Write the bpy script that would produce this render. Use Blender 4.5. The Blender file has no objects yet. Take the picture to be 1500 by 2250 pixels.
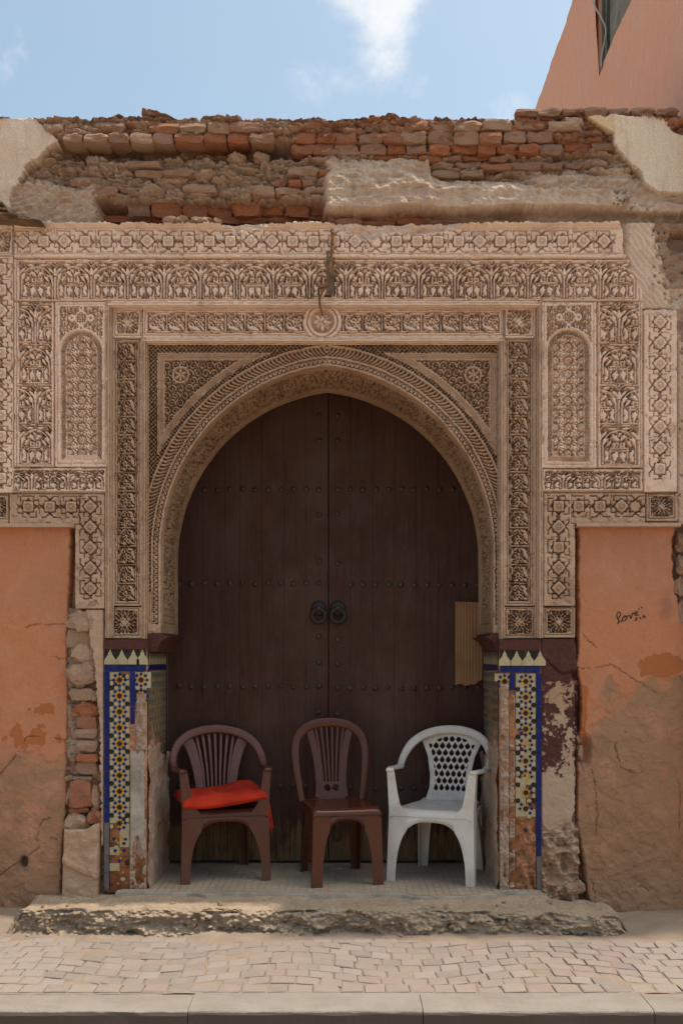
import bpy, math, random
import numpy as np
from mathutils import Vector, Matrix

# ------------------------------------------------------------------ scene, camera, light
sc = bpy.context.scene
C = sc.collection
CAMZ, CAMD, FPX = 1.5, 6.0, 2340.0          # eye height, distance to the facade, focal length in photo pixels
cam = bpy.data.cameras.new('camera')
cam.sensor_fit = 'HORIZONTAL'; cam.sensor_width = 36.0
cam.lens = 36.0 * FPX / 1500.0
cam.shift_y = 318.0 / 1500.0
cam.clip_end = 2000.0
camo = bpy.data.objects.new('camera', cam); C.objects.link(camo)
camo.location = (0, -CAMD, CAMZ); camo.rotation_euler = (math.radians(90), 0, 0)
sc.camera = camo
sc.render.resolution_x = 682; sc.render.resolution_y = 1024

SUN = Vector((0.335, 0.045, 1.0)).normalized()
SUN_EL = math.asin(SUN.z); SUN_ROT = math.atan2(SUN.x, SUN.y)
world = bpy.data.worlds.new('World'); sc.world = world; world.use_nodes = True
wn = world.node_tree; wn.nodes.clear()
def W(t, **k):
    n = wn.nodes.new(t)
    for a, b in k.items(): setattr(n, a, b)
    return n
wo = W('ShaderNodeOutputWorld'); bg = W('ShaderNodeBackground'); bg.inputs[1].default_value = 0.15
sky = W('ShaderNodeTexSky'); sky.sky_type = 'NISHITA'; sky.sun_disc = False
sky.sun_elevation = SUN_EL; sky.sun_rotation = SUN_ROT
sky.air_density = 1.0; sky.dust_density = 4.0; sky.ozone_density = 1.0
tc = W('ShaderNodeTexCoord')
def wmath(op, a, b=None, c=None, clamp=False):
    n = W('ShaderNodeMath', operation=op); n.use_clamp = clamp
    for i, v in enumerate((a, b, c)):
        if v is None: continue
        if isinstance(v, (int, float)): n.inputs[i].default_value = v
        else: wn.links.new(v, n.inputs[i])
    return n.outputs[0]
def wnoise(scale, detail, rough, vec, dist=0.0):
    n = W('ShaderNodeTexNoise'); n.inputs['Scale'].default_value = scale; n.inputs['Detail'].default_value = detail
    n.inputs['Roughness'].default_value = rough; n.inputs['Distortion'].default_value = dist
    wn.links.new(vec, n.inputs['Vector']); return n.outputs['Fac']
def wblob(d, r):                               # a soft round cloud bank around one direction of the sky
    v = Vector(d).normalized()
    s = W('ShaderNodeVectorMath', operation='DISTANCE'); wn.links.new(tc.outputs['Generated'], s.inputs[0]); s.inputs[1].default_value = v
    m = W('ShaderNodeMapRange'); m.interpolation_type = 'SMOOTHSTEP'
    wn.links.new(s.outputs['Value'], m.inputs[0]); m.inputs[1].default_value = 0; m.inputs[2].default_value = r
    m.inputs[3].default_value = 1; m.inputs[4].default_value = 0; return m.outputs[0]
n1 = wnoise(13.0, 10, 0.62, tc.outputs['Generated'], 0.35)
n2 = wnoise(4.0, 5, 0.55, tc.outputs['Generated'])
blobs = wmath('ADD', wblob((-0.005, 1, 0.650), 0.062), wblob((0.055, 1, 0.648), 0.062))
blobs = wmath('ADD', blobs, wmath('MULTIPLY', wblob((0.030, 1, 0.595), 0.045), 0.65))
blobs = wmath('ADD', blobs, wmath('MULTIPLY', wblob((0.045, 1, 0.555), 0.045), 0.45))
blobs = wmath('ADD', blobs, wmath('MULTIPLY', wblob((-0.050, 1, 0.535), 0.050), 0.45))
blobs = wmath('ADD', blobs, wmath('MULTIPLY', wblob((0.165, 1, 0.510), 0.050), 0.55))
blobs = wmath('ADD', blobs, wmath('MULTIPLY', wblob((0.075, 1, 0.525), 0.040), 0.35), clamp=True)
base = wmath('ADD', wmath('MULTIPLY', n1, 1.0), wmath('MULTIPLY', n2, 0.4))
cl = wmath('ADD', base, wmath('MULTIPLY', blobs, 0.40))
mr = W('ShaderNodeMapRange'); mr.interpolation_type = 'SMOOTHSTEP'; wn.links.new(cl, mr.inputs[0])
mr.inputs[1].default_value = 0.80; mr.inputs[2].default_value = 1.16
mixc = W('ShaderNodeMix', data_type='RGBA'); wn.links.new(mr.outputs[0], mixc.inputs[0])
haze = W('ShaderNodeMix', data_type='RGBA'); haze.inputs[0].default_value = 0.0
wn.links.new(sky.outputs[0], haze.inputs[6]); haze.inputs[7].default_value = (6.2, 6.3, 5.6, 1)
wn.links.new(haze.outputs[2], mixc.inputs[6]); mixc.inputs[7].default_value = (4.0, 4.0, 4.75, 1)
tint = W('ShaderNodeMix', data_type='RGBA', blend_type='MULTIPLY'); tint.inputs[0].default_value = 1.0
wn.links.new(mixc.outputs[2], tint.inputs[6]); tint.inputs[7].default_value = (0.885, 0.91, 0.79, 1)
wn.links.new(tint.outputs[2], bg.inputs[0]); wn.links.new(bg.outputs[0], wo.inputs[0])

sun = bpy.data.lights.new('sun', 'SUN'); sun.energy = 2.1; sun.angle = math.radians(0.8); sun.color = (1.0, 0.905, 0.79)
suno = bpy.data.objects.new('sun', sun); C.objects.link(suno); suno.location = (3, 1, 12)
suno.rotation_euler = SUN.to_track_quat('Z', 'Y').to_euler()
sc.view_settings.view_transform = 'Standard'; sc.view_settings.look = 'None'
sc.view_settings.exposure = 0.82; sc.view_settings.gamma = 1.0; sc.view_settings.use_curve_mapping = False
sc.render.engine = 'CYCLES'

# ------------------------------------------------------------------ helpers
R = random.Random(7)
def WX(px, y=0.0): return (px - 750.0) * (CAMD + y) / FPX
def WZ(py, y=0.0): return CAMZ + (1443.0 - py) * (CAMD + y) / FPX
def PT(px, py, y=0.0): return (WX(px, y), y, WZ(py, y))

def tag(o, label=None, cat=None, group=None, kind=None):
    if label: o['label'] = label
    if cat: o['category'] = cat
    if group: o['group'] = group
    if kind: o['kind'] = kind
    return o
def empty(name, loc, label, cat, group=None, rz=0.0, kind=None):
    o = bpy.data.objects.new(name, None); C.objects.link(o)
    o.location = loc; o.rotation_euler = (0, 0, rz); o.empty_display_size = 0.1
    return tag(o, label, cat, group, kind)
def setparent(o, p, keep=True):
    o.parent = p
    if keep:                                    # geometry given in world coordinates
        L = Vector((0, 0, 0)); q = p
        while q is not None:
            if q.type == 'EMPTY': L += q.location
            q = q.parent
        o.matrix_parent_inverse = Matrix.Translation(-L)
def link(name, me, mat, parent=None, keep=True):
    o = bpy.data.objects.new(name, me); C.objects.link(o)
    if mat is not None and not me.materials: me.materials.append(mat)
    if parent is not None:
        if parent.type == 'EMPTY': setparent(o, parent, keep)
        else: o.parent = parent                 # sub-part of a mesh that is itself in world coordinates
    return o
def mk(name, V, F, mat, parent=None, smooth=False, keep=True):
    me = bpy.data.meshes.new(name); me.from_pydata([tuple(v) for v in V], [], F); me.update()
    if smooth: me.polygons.foreach_set('use_smooth', [True] * len(me.polygons))
    return link(name, me, mat, parent, keep)
def fastmesh(name, co, quads, smooth=True, attr=None):
    me = bpy.data.meshes.new(name)
    n = len(co); nf = len(quads)
    me.vertices.add(n); me.vertices.foreach_set('co', np.ascontiguousarray(co, np.float32).ravel())
    me.loops.add(nf * 4); me.loops.foreach_set('vertex_index', np.ascontiguousarray(quads, np.int32).ravel())
    me.polygons.add(nf); me.polygons.foreach_set('loop_start', np.arange(0, nf * 4, 4, dtype=np.int32))
    if smooth: me.polygons.foreach_set('use_smooth', np.ones(nf, bool))
    if attr is not None:
        a = me.attributes.new('mask', 'FLOAT_COLOR', 'POINT')
        a.data.foreach_set('color', np.ascontiguousarray(attr, np.float32).ravel())
    me.update(calc_edges=True); me.validate()
    return me
def grid(name, V, mat, parent=None, keepf=None, smooth=True, attr=None, flip=False, keep=True):
    n, m = V.shape[:2]
    idx = np.arange(n * m).reshape(n, m)
    q = np.stack([idx[:-1, :-1], idx[1:, :-1], idx[1:, 1:], idx[:-1, 1:]], -1)
    if flip: q = q[..., ::-1]
    q = q.reshape(-1, 4); co = V.reshape(-1, 3)
    at = None if attr is None else attr.reshape(-1, 4)
    if keepf is not None:
        q = q[keepf.reshape(-1)]
        used = np.unique(q); mp = np.zeros(n * m, np.int64); mp[used] = np.arange(len(used))
        q = mp[q]; co = co[used]
        if at is not None: at = at[used]
    return link(name, fastmesh(name, co, q, smooth, at), mat, parent, keep)

_tab = np.random.RandomState(3).rand(256, 256)
def vn(x, y, s=0):
    x = np.asarray(x, float) + s * 17.31; y = np.asarray(y, float) + s * 9.77
    xi = np.floor(x).astype(int); yi = np.floor(y).astype(int); fx = x - xi; fy = y - yi
    fx = fx * fx * (3 - 2 * fx); fy = fy * fy * (3 - 2 * fy)
    a = _tab[xi & 255, yi & 255]; b = _tab[(xi + 1) & 255, yi & 255]
    c = _tab[xi & 255, (yi + 1) & 255]; d = _tab[(xi + 1) & 255, (yi + 1) & 255]
    return (a * (1 - fx) + b * fx) * (1 - fy) + (c * (1 - fx) + d * fx) * fy
def fbm(x, y, o=4, s=0, g=0.5):
    r = 0; a = 1; t = 0
    for i in range(o):
        r = r + a * vn(x, y, s + i * 3); t += a; a *= g; x = x * 2.03; y = y * 2.03
    return r / t
def ridged(x, y, o=4, s=0):
    r = 0; a = 1; t = 0
    for i in range(o):
        r = r + a * (1 - np.abs(2 * vn(x, y, s + i * 5) - 1)); t += a; a *= 0.55; x = x * 2.1; y = y * 2.1
    return r / t
def cells(x, y, s=0, metric=2):
    """distance to the nearest and second nearest jittered lattice point, and an id"""
    xi = np.floor(x).astype(int); yi = np.floor(y).astype(int)
    d1 = np.full(np.shape(x), 9.0); d2 = d1.copy(); cid = np.zeros(np.shape(x))
    for i in (-1, 0, 1):
        for j in (-1, 0, 1):
            a = xi + i; b = yi + j
            px = a + _tab[(a + s) & 255, (b + 11) & 255]; py = b + _tab[(a + 57) & 255, (b + s) & 255]
            d = np.hypot(x - px, y - py); c = _tab[(a + 91) & 255, (b + 33 + s) & 255]
            nd2 = np.where(d < d1, d1, np.minimum(d2, d))
            cid = np.where(d < d1, c, cid); d1 = np.minimum(d1, d); d2 = nd2
    return d1, d2, cid
def ss(a, b, x):
    t = np.clip((x - a) / (b - a), 0, 1); return t * t * (3 - 2 * t)
def segd(X, Y, x0, y0, x1, y1):
    dx, dy = x1 - x0, y1 - y0; L = dx * dx + dy * dy + 1e-9
    t = np.clip(((X - x0) * dx + (Y - y0) * dy) / L, 0, 1)
    return np.hypot(X - x0 - t * dx, Y - y0 - t * dy), t
def polyd(X, Y, pts):
    d = np.full(np.shape(X), 1e9)
    for a, b in zip(pts[:-1], pts[1:]): d = np.minimum(d, segd(X, Y, *a, *b)[0])
    return d
def inpoly(X, Y, pts):
    r = np.zeros(np.shape(X), bool); n = len(pts)
    for i in range(n):
        x0, y0 = pts[i]; x1, y1 = pts[(i + 1) % n]
        c = ((y0 > Y) != (y1 > Y)) & (X < (x1 - x0) * (Y - y0) / (y1 - y0 + 1e-12) + x0)
        r ^= c
    return r
def boxd(X, Y, x0, y0, x1, y1): return np.minimum(np.minimum(X - x0, x1 - X), np.minimum(Y - y0, y1 - Y))
def interp(x, pts):
    p = np.array(pts, float); return np.interp(x, p[:, 0], p[:, 1])
def star8(x, y):                                # 8-pointed star, "radius" measured on its squares
    return np.minimum(np.maximum(np.abs(x), np.abs(y)), (np.abs(x) + np.abs(y)) * 0.7071)

def catmull(P, n):
    P = [Vector(p) for p in P]; Q = [P[0] * 2 - P[1]] + P + [P[-1] * 2 - P[-2]]; out = []
    for i in range(1, len(Q) - 2):
        for k in range(n):
            t = k / n; a, b, c, d = Q[i - 1:i + 3]
            out.append(0.5 * ((2 * b) + (c - a) * t + (2 * a - 5 * b + 4 * c - d) * t * t + (3 * b - a - 3 * c + d) * t ** 3))
    out.append(P[-1]); return out
def rrect(w, h, r, n=3):
    out = []
    for cx, cy, a0 in ((w / 2 - r, h / 2 - r, 0), (-w / 2 + r, h / 2 - r, 90), (-w / 2 + r, -h / 2 + r, 180), (w / 2 - r, -h / 2 + r, 270)):
        for k in range(n + 1):
            a = math.radians(a0 + 90 * k / n); out.append((cx + r * math.cos(a), cy + r * math.sin(a)))
    return out
def loft(secs, caps=True):
    n = len(secs[0]); V = [p for s in secs for p in s]; F = []
    for i in range(len(secs) - 1):
        for j in range(n):
            k = (j + 1) % n; F.append((i * n + j, i * n + k, (i + 1) * n + k, (i + 1) * n + j))
    if caps: F += [tuple(range(n))[::-1], tuple(range((len(secs) - 1) * n, len(secs) * n))]
    return V, F
def sweep(path, prof, ref, scale=None, caps=True):
    """profile (a,b) along path; a runs along ref made square to the path, b along the cross product"""
    secs = []; n = len(path)
    for i, p in enumerate(path):
        t = (path[min(i + 1, n - 1)] - path[max(i - 1, 0)]).normalized()
        r = ref(i / (n - 1)) if callable(ref) else Vector(ref)
        a = (r - t * r.dot(t)).normalized(); b = t.cross(a)
        s = scale(i / (n - 1)) if scale else (1, 1)
        if not isinstance(s, tuple): s = (s, s)
        secs.append([p + a * (u * s[0]) + b * (v * s[1]) for u, v in prof])
    return loft(secs, caps)
def merge(*parts):
    V = []; F = []
    for v, f in parts:
        o = len(V); V += list(v); F += [tuple(i + o for i in q) for q in f]
    return V, F
def boxm(x0, y0, z0, x1, y1, z1):
    V = [(x0, y0, z0), (x1, y0, z0), (x1, y1, z0), (x0, y1, z0), (x0, y0, z1), (x1, y0, z1), (x1, y1, z1), (x0, y1, z1)]
    F = [(0, 3, 2, 1), (4, 5, 6, 7), (0, 1, 5, 4), (1, 2, 6, 5), (2, 3, 7, 6), (3, 0, 4, 7)]
    return V, F
def prism_xz(pts, y0, y1):                       # polygon in x,z (clockwise or not) extruded along y
    n = len(pts); V = [(x, y0, z) for x, z in pts] + [(x, y1, z) for x, z in pts]
    F = [tuple(range(n)), tuple(range(2 * n - 1, n - 1, -1))] + [(i, (i + n), (i + 1) % n + n, (i + 1) % n) for i in range(n)]
    return V, F
def circ(r, n=8): return [(r * math.cos(2 * math.pi * k / n), r * math.sin(2 * math.pi * k / n)) for k in range(n)]
def lathe(prof, n, c=(0, 0, 0), axis='y'):       # prof: (radius, height) with height along -y (towards the street)
    V = []; F = []
    for r, h in prof:
        for k in range(n):
            a = 2 * math.pi * k / n; V.append((c[0] + r * math.cos(a), c[1] - h, c[2] + r * math.sin(a)))
    for i in range(len(prof) - 1):
        for k in range(n):
            F.append((i * n + k, i * n + (k + 1) % n, (i + 1) * n + (k + 1) % n, (i + 1) * n + k))
    F.append(tuple((len(prof) - 1) * n + k for k in range(n)))
    return V, F

# ------------------------------------------------------------------ materials
class NB:
    def __init__(s, name, rough=0.85, spec=0.3):
        s.m = bpy.data.materials.new(name); s.m.use_nodes = True; s.t = s.m.node_tree
        s.b = s.t.nodes['Principled BSDF']; s.b.inputs['Roughness'].default_value = rough
        s.b.inputs['Specular IOR Level'].default_value = spec
        s.tc = s.t.nodes.new('ShaderNodeTexCoord')
    def co(s, sx=1, sy=1, sz=1, src='Object'):
        m = s.t.nodes.new('ShaderNodeMapping'); m.inputs['Scale'].default_value = (sx, sy, sz)
        s.t.links.new(s.tc.outputs[src], m.inputs[0]); return m.outputs[0]
    def noise(s, scale, detail=4, rough=0.55, vec=None, dist=0):
        n = s.t.nodes.new('ShaderNodeTexNoise'); n.inputs['Scale'].default_value = scale; n.inputs['Detail'].default_value = detail
        n.inputs['Roughness'].default_value = rough; n.inputs['Distortion'].default_value = dist
        s.t.links.new(vec or s.tc.outputs['Object'], n.inputs['Vector']); return n.outputs['Fac']
    def voro(s, scale, vec=None, feat='F1', out='Distance'):
        n = s.t.nodes.new('ShaderNodeTexVoronoi'); n.feature = feat; n.inputs['Scale'].default_value = scale
        s.t.links.new(vec or s.tc.outputs['Object'], n.inputs['Vector']); return n.outputs[out]
    def put(s, sock, v):
        if isinstance(v, (int, float)): sock.default_value = v
        elif isinstance(v, tuple): sock.default_value = v if len(v) == 4 else v + (1,)
        else: s.t.links.new(v, sock)
    def math(s, op, a, b=None, clamp=False):
        n = s.t.nodes.new('ShaderNodeMath'); n.operation = op; n.use_clamp = clamp
        s.put(n.inputs[0], a)
        if b is not None: s.put(n.inputs[1], b)
        return n.outputs[0]
    def rng(s, v, a, b, c=0.0, d=1.0):
        n = s.t.nodes.new('ShaderNodeMapRange'); n.interpolation_type = 'SMOOTHSTEP'; s.put(n.inputs[0], v)
        for i, q in enumerate((a, b, c, d)): n.inputs[i + 1].default_value = q
        return n.outputs[0]
    def mix(s, f, a, b, mode='MIX'):
        n = s.t.nodes.new('ShaderNodeMix'); n.data_type = 'RGBA'; n.blend_type = mode
        s.put(n.inputs[0], f); s.put(n.inputs[6], a); s.put(n.inputs[7], b); return n.outputs[2]
    def attr(s, ch):
        a = s.t.nodes.new('ShaderNodeAttribute'); a.attribute_name = 'mask'
        if ch == 'A': return a.outputs['Alpha']
        q = s.t.nodes.new('ShaderNodeSeparateColor'); s.t.links.new(a.outputs['Color'], q.inputs[0]); return q.outputs[ch]
    def sep(s, axis, src='Object'):
        q = s.t.nodes.new('ShaderNodeSeparateXYZ'); s.t.links.new(s.tc.outputs[src], q.inputs[0]); return q.outputs[axis]
    def rand(s):
        return s.t.nodes.new('ShaderNodeObjectInfo').outputs['Random']
    def ramp(s, f, stops):
        n = s.t.nodes.new('ShaderNodeValToRGB'); s.put(n.inputs[0], f); e = n.color_ramp.elements
        while len(e) < len(stops): e.new(0.5)
        for q, (p, c) in zip(e, stops): q.position = p; q.color = c + (1,)
        return n.outputs[0]
    def bump(s, h, dist=0.01, strength=1.0):
        n = s.t.nodes.new('ShaderNodeBump'); n.inputs['Distance'].default_value = dist; n.inputs['Strength'].default_value = strength
        s.put(n.inputs['Height'], h); s.t.links.new(n.outputs[0], s.b.inputs['Normal'])
    def col(s, c): s.put(s.b.inputs['Base Color'], c); return s
    def rough(s, r): s.put(s.b.inputs['Roughness'], r); return s
def hsv(c, k): return tuple(min(1, v * k) for v in c)
M = {}
def stucco(name, a, b, c, dust=(0.52, 0.45, 0.38), brown=(0.40, 0.26, 0.17), stain=0.4):
    q = NB(name, 0.92, 0.15)
    n1 = q.noise(1.6, 5, 0.6); n2 = q.noise(9, 5, 0.65); n3 = q.noise(70, 3, 0.6)
    col = q.mix(q.rng(n1, 0.35, 0.68), a, b)
    col = q.mix(q.rng(n2, 0.52, 0.75, 0, 0.65), col, c)
    br = q.noise(4.5, 6, 0.68, None, 0.4); col = q.mix(q.rng(br, 0.50, 0.70, 0, stain), col, brown)
    st = q.noise(5, 4, 0.6, q.co(3.5, 1, 0.35)); col = q.mix(q.rng(st, 0.56, 0.78, 0, 0.45), col, dust)
    col = q.mix(q.rng(n3, 0.3, 0.7, 0, 0.22), col, hsv(a, 0.6))
    q.col(col); q.bump(q.math('ADD', q.math('MULTIPLY', n3, 0.5), q.math('MULTIPLY', q.noise(28, 4), 1.0)), 0.006, 0.8)
    return q.m
M['stucco'] = stucco('carved_stucco', (0.80, 0.60, 0.475), (0.68, 0.49, 0.37), (0.86, 0.69, 0.57), (0.82, 0.69, 0.59), (0.46, 0.295, 0.20), 0.5)
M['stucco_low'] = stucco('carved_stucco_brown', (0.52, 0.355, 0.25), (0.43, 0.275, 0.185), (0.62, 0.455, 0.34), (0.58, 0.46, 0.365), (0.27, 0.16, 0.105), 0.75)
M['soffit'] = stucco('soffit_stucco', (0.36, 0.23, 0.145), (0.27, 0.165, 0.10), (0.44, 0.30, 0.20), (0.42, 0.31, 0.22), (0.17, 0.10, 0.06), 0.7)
def rubble():
    q = NB('mortar_rubble', 0.95, 0.1)
    n1 = q.noise(3, 5, 0.6); n2 = q.noise(22, 5, 0.65); n3 = q.noise(110, 3, 0.6)
    col = q.mix(q.rng(n1, 0.35, 0.7), (0.47, 0.34, 0.255), (0.37, 0.25, 0.18))
    col = q.mix(q.rng(n2, 0.5, 0.75, 0, 0.6), col, (0.58, 0.43, 0.33))
    col = q.mix(q.math('MULTIPLY', q.attr('Red'), q.rng(n2, 0.25, 0.6)), col, q.mix(q.rng(n1, 0.4, 0.6), (0.36, 0.13, 0.065), (0.28, 0.115, 0.07)))
    pl = q.mix(q.rng(n1, 0.35, 0.7), (0.80, 0.64, 0.51), (0.70, 0.535, 0.41)); pl = q.mix(q.rng(q.noise(6, 4, 0.6, q.co(3, 1, 0.5)), 0.5, 0.7, 0, 0.6), pl, (0.60, 0.48, 0.385))
    col = q.mix(q.attr('Green'), col, pl)
    yl = q.mix(q.rng(n1, 0.52, 0.68), (0.80, 0.665, 0.52), (0.76, 0.53, 0.27)); yl = q.mix(q.rng(q.noise(5, 4, 0.6, q.co(4, 1, 0.4)), 0.5, 0.68, 0, 0.7), yl, (0.58, 0.48, 0.38))
    col = q.mix(q.attr('Blue'), col, yl)
    col = q.mix(q.rng(n3, 0.3, 0.7, 0, 0.25), col, (0.24, 0.15, 0.10))
    q.col(col); q.bump(q.math('ADD', q.math('MULTIPLY', n3, 0.5), n2), 0.014, 0.9); return q.m
M['rubble'] = rubble()
def brickm(name, stops, dust=0.5):
    q = NB(name, 0.93, 0.12)
    n = q.noise(14, 5, 0.65); f = q.noise(120, 3, 0.6)
    col = q.ramp(q.rand(), stops)
    col = q.mix(q.rng(n, 0.5, 0.72, 0, dust), col, (0.50, 0.355, 0.26))
    col = q.mix(q.rng(f, 0.35, 0.7, 0, 0.35), col, (0.17, 0.085, 0.055))
    q.col(col); q.bump(q.math('ADD', n, q.math('MULTIPLY', f, 0.4)), 0.008, 0.8); return q.m
M['brick'] = brickm('old_brick', [(0.0, (0.38, 0.165, 0.09)), (0.35, (0.345, 0.185, 0.12)), (0.6, (0.30, 0.18, 0.125)), (1.0, (0.42, 0.255, 0.175))], 0.7)
M['brick_red'] = brickm('red_brick', [(0.0, (0.41, 0.145, 0.065)), (0.5, (0.35, 0.13, 0.065)), (1.0, (0.36, 0.165, 0.10))], 0.5)
M['brick_mud'] = brickm('mortared_brick', [(0.0, (0.43, 0.28, 0.195)), (0.5, (0.38, 0.235, 0.155)), (1.0, (0.48, 0.325, 0.23))], 0.6)
M['stone'] = brickm('stone', [(0.0, (0.50, 0.345, 0.235)), (0.5, (0.45, 0.28, 0.18)), (1.0, (0.54, 0.395, 0.28))], 0.6)
def plaster():
    """orange lime wash; mask R = worn to brown render, G = fresh darker orange, B = crack, A = grime and the darkened left hole"""
    q = NB('orange_plaster', 0.9, 0.15)
    n1 = q.noise(1.3, 5, 0.55); n2 = q.noise(11, 6, 0.65); n3 = q.noise(90, 3, 0.6); n4 = q.noise(4, 4, 0.6, q.co(3, 1, 0.4))
    col = q.mix(q.rng(n1, 0.35, 0.7), (0.52, 0.212, 0.107), (0.47, 0.207, 0.115))
    col = q.mix(q.rng(n2, 0.45, 0.75, 0, 0.55), col, (0.53, 0.28, 0.175))
    col = q.mix(q.rng(n4, 0.55, 0.8, 0, 0.3), col, (0.40, 0.19, 0.11))
    sc2 = q.noise(34, 3, 0.6, q.co(1.6, 1, 0.35), 1.2); col = q.mix(q.rng(sc2, 0.66, 0.74, 0, 0.55), col, (0.26, 0.11, 0.06))
    col = q.mix(q.rng(q.noise(2.6, 6, 0.7, None, 0.8), 0.48, 0.68, 0, 0.5), col, (0.42, 0.20, 0.115))
    ren = q.mix(q.rng(n1, 0.3, 0.7), (0.34, 0.205, 0.12), (0.28, 0.16, 0.09)); ren = q.mix(q.rng(n2, 0.45, 0.75, 0, 0.6), ren, (0.36, 0.185, 0.115)); ren = q.mix(q.rng(q.noise(3.2, 5, 0.65), 0.52, 0.66, 0, 0.75), ren, (0.46, 0.225, 0.135)); ren = q.mix(q.rng(q.noise(5.1, 5, 0.7), 0.55, 0.7, 0, 0.55), ren, (0.22, 0.14, 0.09))
    edge = q.math('ADD', q.attr('Red'), q.math('MULTIPLY', q.math('SUBTRACT', n2, 0.5), 0.9))
    col = q.mix(q.rng(edge, 0.30, 0.74), col, ren)
    col = q.mix(q.rng(q.math('ADD', q.attr('Green'), q.math('MULTIPLY', q.math('SUBTRACT', n2, 0.5), 0.5)), 0.45, 0.55), col, (0.40, 0.135, 0.05))
    col = q.mix(q.math('MULTIPLY', q.attr('A'), 0.75), col, (0.12, 0.075, 0.055))
    col = q.mix(q.rng(n3, 0.3, 0.75, 0, 0.16), col, (0.17, 0.08, 0.05))
    q.col(col); q.bump(q.math('ADD', q.math('MULTIPLY', n3, 0.35), q.math('MULTIPLY', n2, q.math('ADD', 0.5, q.attr('Red')))), 0.007, 0.8); return q.m
M['plaster'] = plaster()
def maroon():
    q = NB('flaking_maroon_plaster', 0.85, 0.2)
    n1 = q.noise(7, 6, 0.7, None, 0.6); n2 = q.noise(45, 4, 0.65); n0 = q.noise(2, 3)
    raw = q.mix(q.rng(n0, 0.35, 0.65), (0.42, 0.30, 0.215), (0.38, 0.23, 0.14))
    paint = q.mix(q.rng(n2, 0.4, 0.7, 0, 0.5), (0.075, 0.028, 0.024), (0.13, 0.055, 0.04))
    e = q.math('ADD', q.math('ADD', q.attr('Red'), q.math('MULTIPLY', q.math('SUBTRACT', n1, 0.5), 1.7)), q.math('MULTIPLY', q.math('SUBTRACT', n2, 0.5), 0.9))
    q.col(q.mix(q.rng(e, 0.46, 0.56), paint, raw)); q.bump(q.math('ADD', q.rng(e, 0.46, 0.56), q.math('MULTIPLY', n2, -0.4)), 0.003, -0.8); return q.m
M['maroon'] = maroon()
def simple(name, c, rough=0.8, spec=0.3, var=0.25, sc_=12, bump=0.0):
    q = NB(name, rough, spec); n = q.noise(sc_, 5, 0.6)
    q.col(q.mix(q.rng(n, 0.35, 0.7), hsv(c, 1 + var * 0.5), hsv(c, 1 - var)))
    if bump: q.bump(n, bump, 0.7)
    return q.m
def glaze(name, c, dirt=0.5):
    q = NB(name, 0.4, 0.2); n = q.noise(16, 5, 0.65); r = q.rand()
    col = q.mix(q.rng(r, 0, 1, 0, 0.35), c, hsv(c, 0.6)); d = q.rng(n, 0.48, 0.75, 0, dirt)
    q.col(q.mix(d, col, (0.22, 0.16, 0.115))); q.rough(q.math('ADD', 0.38, d)); q.bump(q.noise(30, 3), 0.002, 0.4); return q.m
M['blue'] = glaze('cobalt_glaze', (0.002, 0.014, 0.12), 0.15)
M['cream'] = glaze('cream_glaze', (0.44, 0.37, 0.225))
M['black'] = glaze('black_brown_glaze', (0.02, 0.013, 0.012), 0.2)
M['yellow'] = glaze('ochre_glaze', (0.55, 0.26, 0.02))
M['green'] = glaze('green_glaze', (0.10, 0.17, 0.09))
M['fade'] = glaze('worn_grey_tile', (0.13, 0.12, 0.125), 0.5)
M['bed'] = simple('red_mortar_bed', (0.34, 0.16, 0.085), 0.95, 0.1, 0.45, 24, 0.01)
M['grout'] = simple('tile_grout', (0.40, 0.33, 0.26), 0.95, 0.1, 0.3, 30)
M['cement'] = simple('grey_cement', (0.36, 0.31, 0.255), 0.92, 0.15, 0.3, 9, 0.008)
def wood():
    q = NB('maroon_painted_wood', 0.62, 0.3)
    g = q.noise(7, 6, 0.65, q.co(9, 1, 0.45)); n = q.noise(5, 6, 0.65); f = q.noise(60, 4, 0.6, q.co(4, 1, 0.2)); z = q.sep(2)
    col = q.mix(q.rng(g, 0.35, 0.7), (0.044, 0.0135, 0.0085), (0.060, 0.022, 0.0125))
    col = q.mix(q.rng(n, 0.52, 0.8, 0, 0.7), col, (0.085, 0.046, 0.027))
    big = q.noise(1.5, 5, 0.6, q.co(1.6, 1, 0.8)); col = q.mix(q.rng(big, 0.42, 0.66, 0, 0.6), col, (0.078, 0.040, 0.025)); col = q.mix(q.rng(q.noise(26, 5, 0.7, q.co(5, 1, 0.5)), 0.58, 0.72, 0, 0.5), col, (0.12, 0.075, 0.05))
    col = q.mix(q.rng(q.rand(), 0, 1, 0, 0.15), col, (0.030, 0.011, 0.008))
    low = q.math('ADD', q.rng(z, 0.30, 0.72, 0.40, -0.35), q.math('MULTIPLY', q.math('SUBTRACT', g, 0.5), 1.3)); low = q.math('ADD', low, q.math('MULTIPLY', q.math('SUBTRACT', n, 0.5), 1.0))
    col = q.mix(q.rng(low, 0.18, 0.42, 0, 0.9), col, q.mix(q.rng(f, 0.35, 0.65), (0.20, 0.12, 0.055), (0.10, 0.06, 0.03)))
    sp = q.noise(140, 2, 0.5); col = q.mix(q.rng(sp, 0.70, 0.76, 0, 0.5), col, (0.22, 0.17, 0.13))
    q.col(col); q.bump(q.math('ADD', g, q.math('MULTIPLY', f, 0.7)), 0.004, 0.6); q.rough(q.rng(n, 0.3, 0.7, 0.5, 0.8)); return q.m
M['wood'] = wood()
M['old_wood'] = simple('weathered_wood', (0.17, 0.115, 0.075), 0.9, 0.15, 0.5, 20, 0.006)
M['stud'] = simple('iron_stud', (0.062, 0.042, 0.034), 0.55, 0.4, 0.4, 40, 0.002)
M['knocker'] = simple('dark_iron', (0.034, 0.024, 0.018), 0.6, 0.3, 0.4, 50, 0.002)
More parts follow.
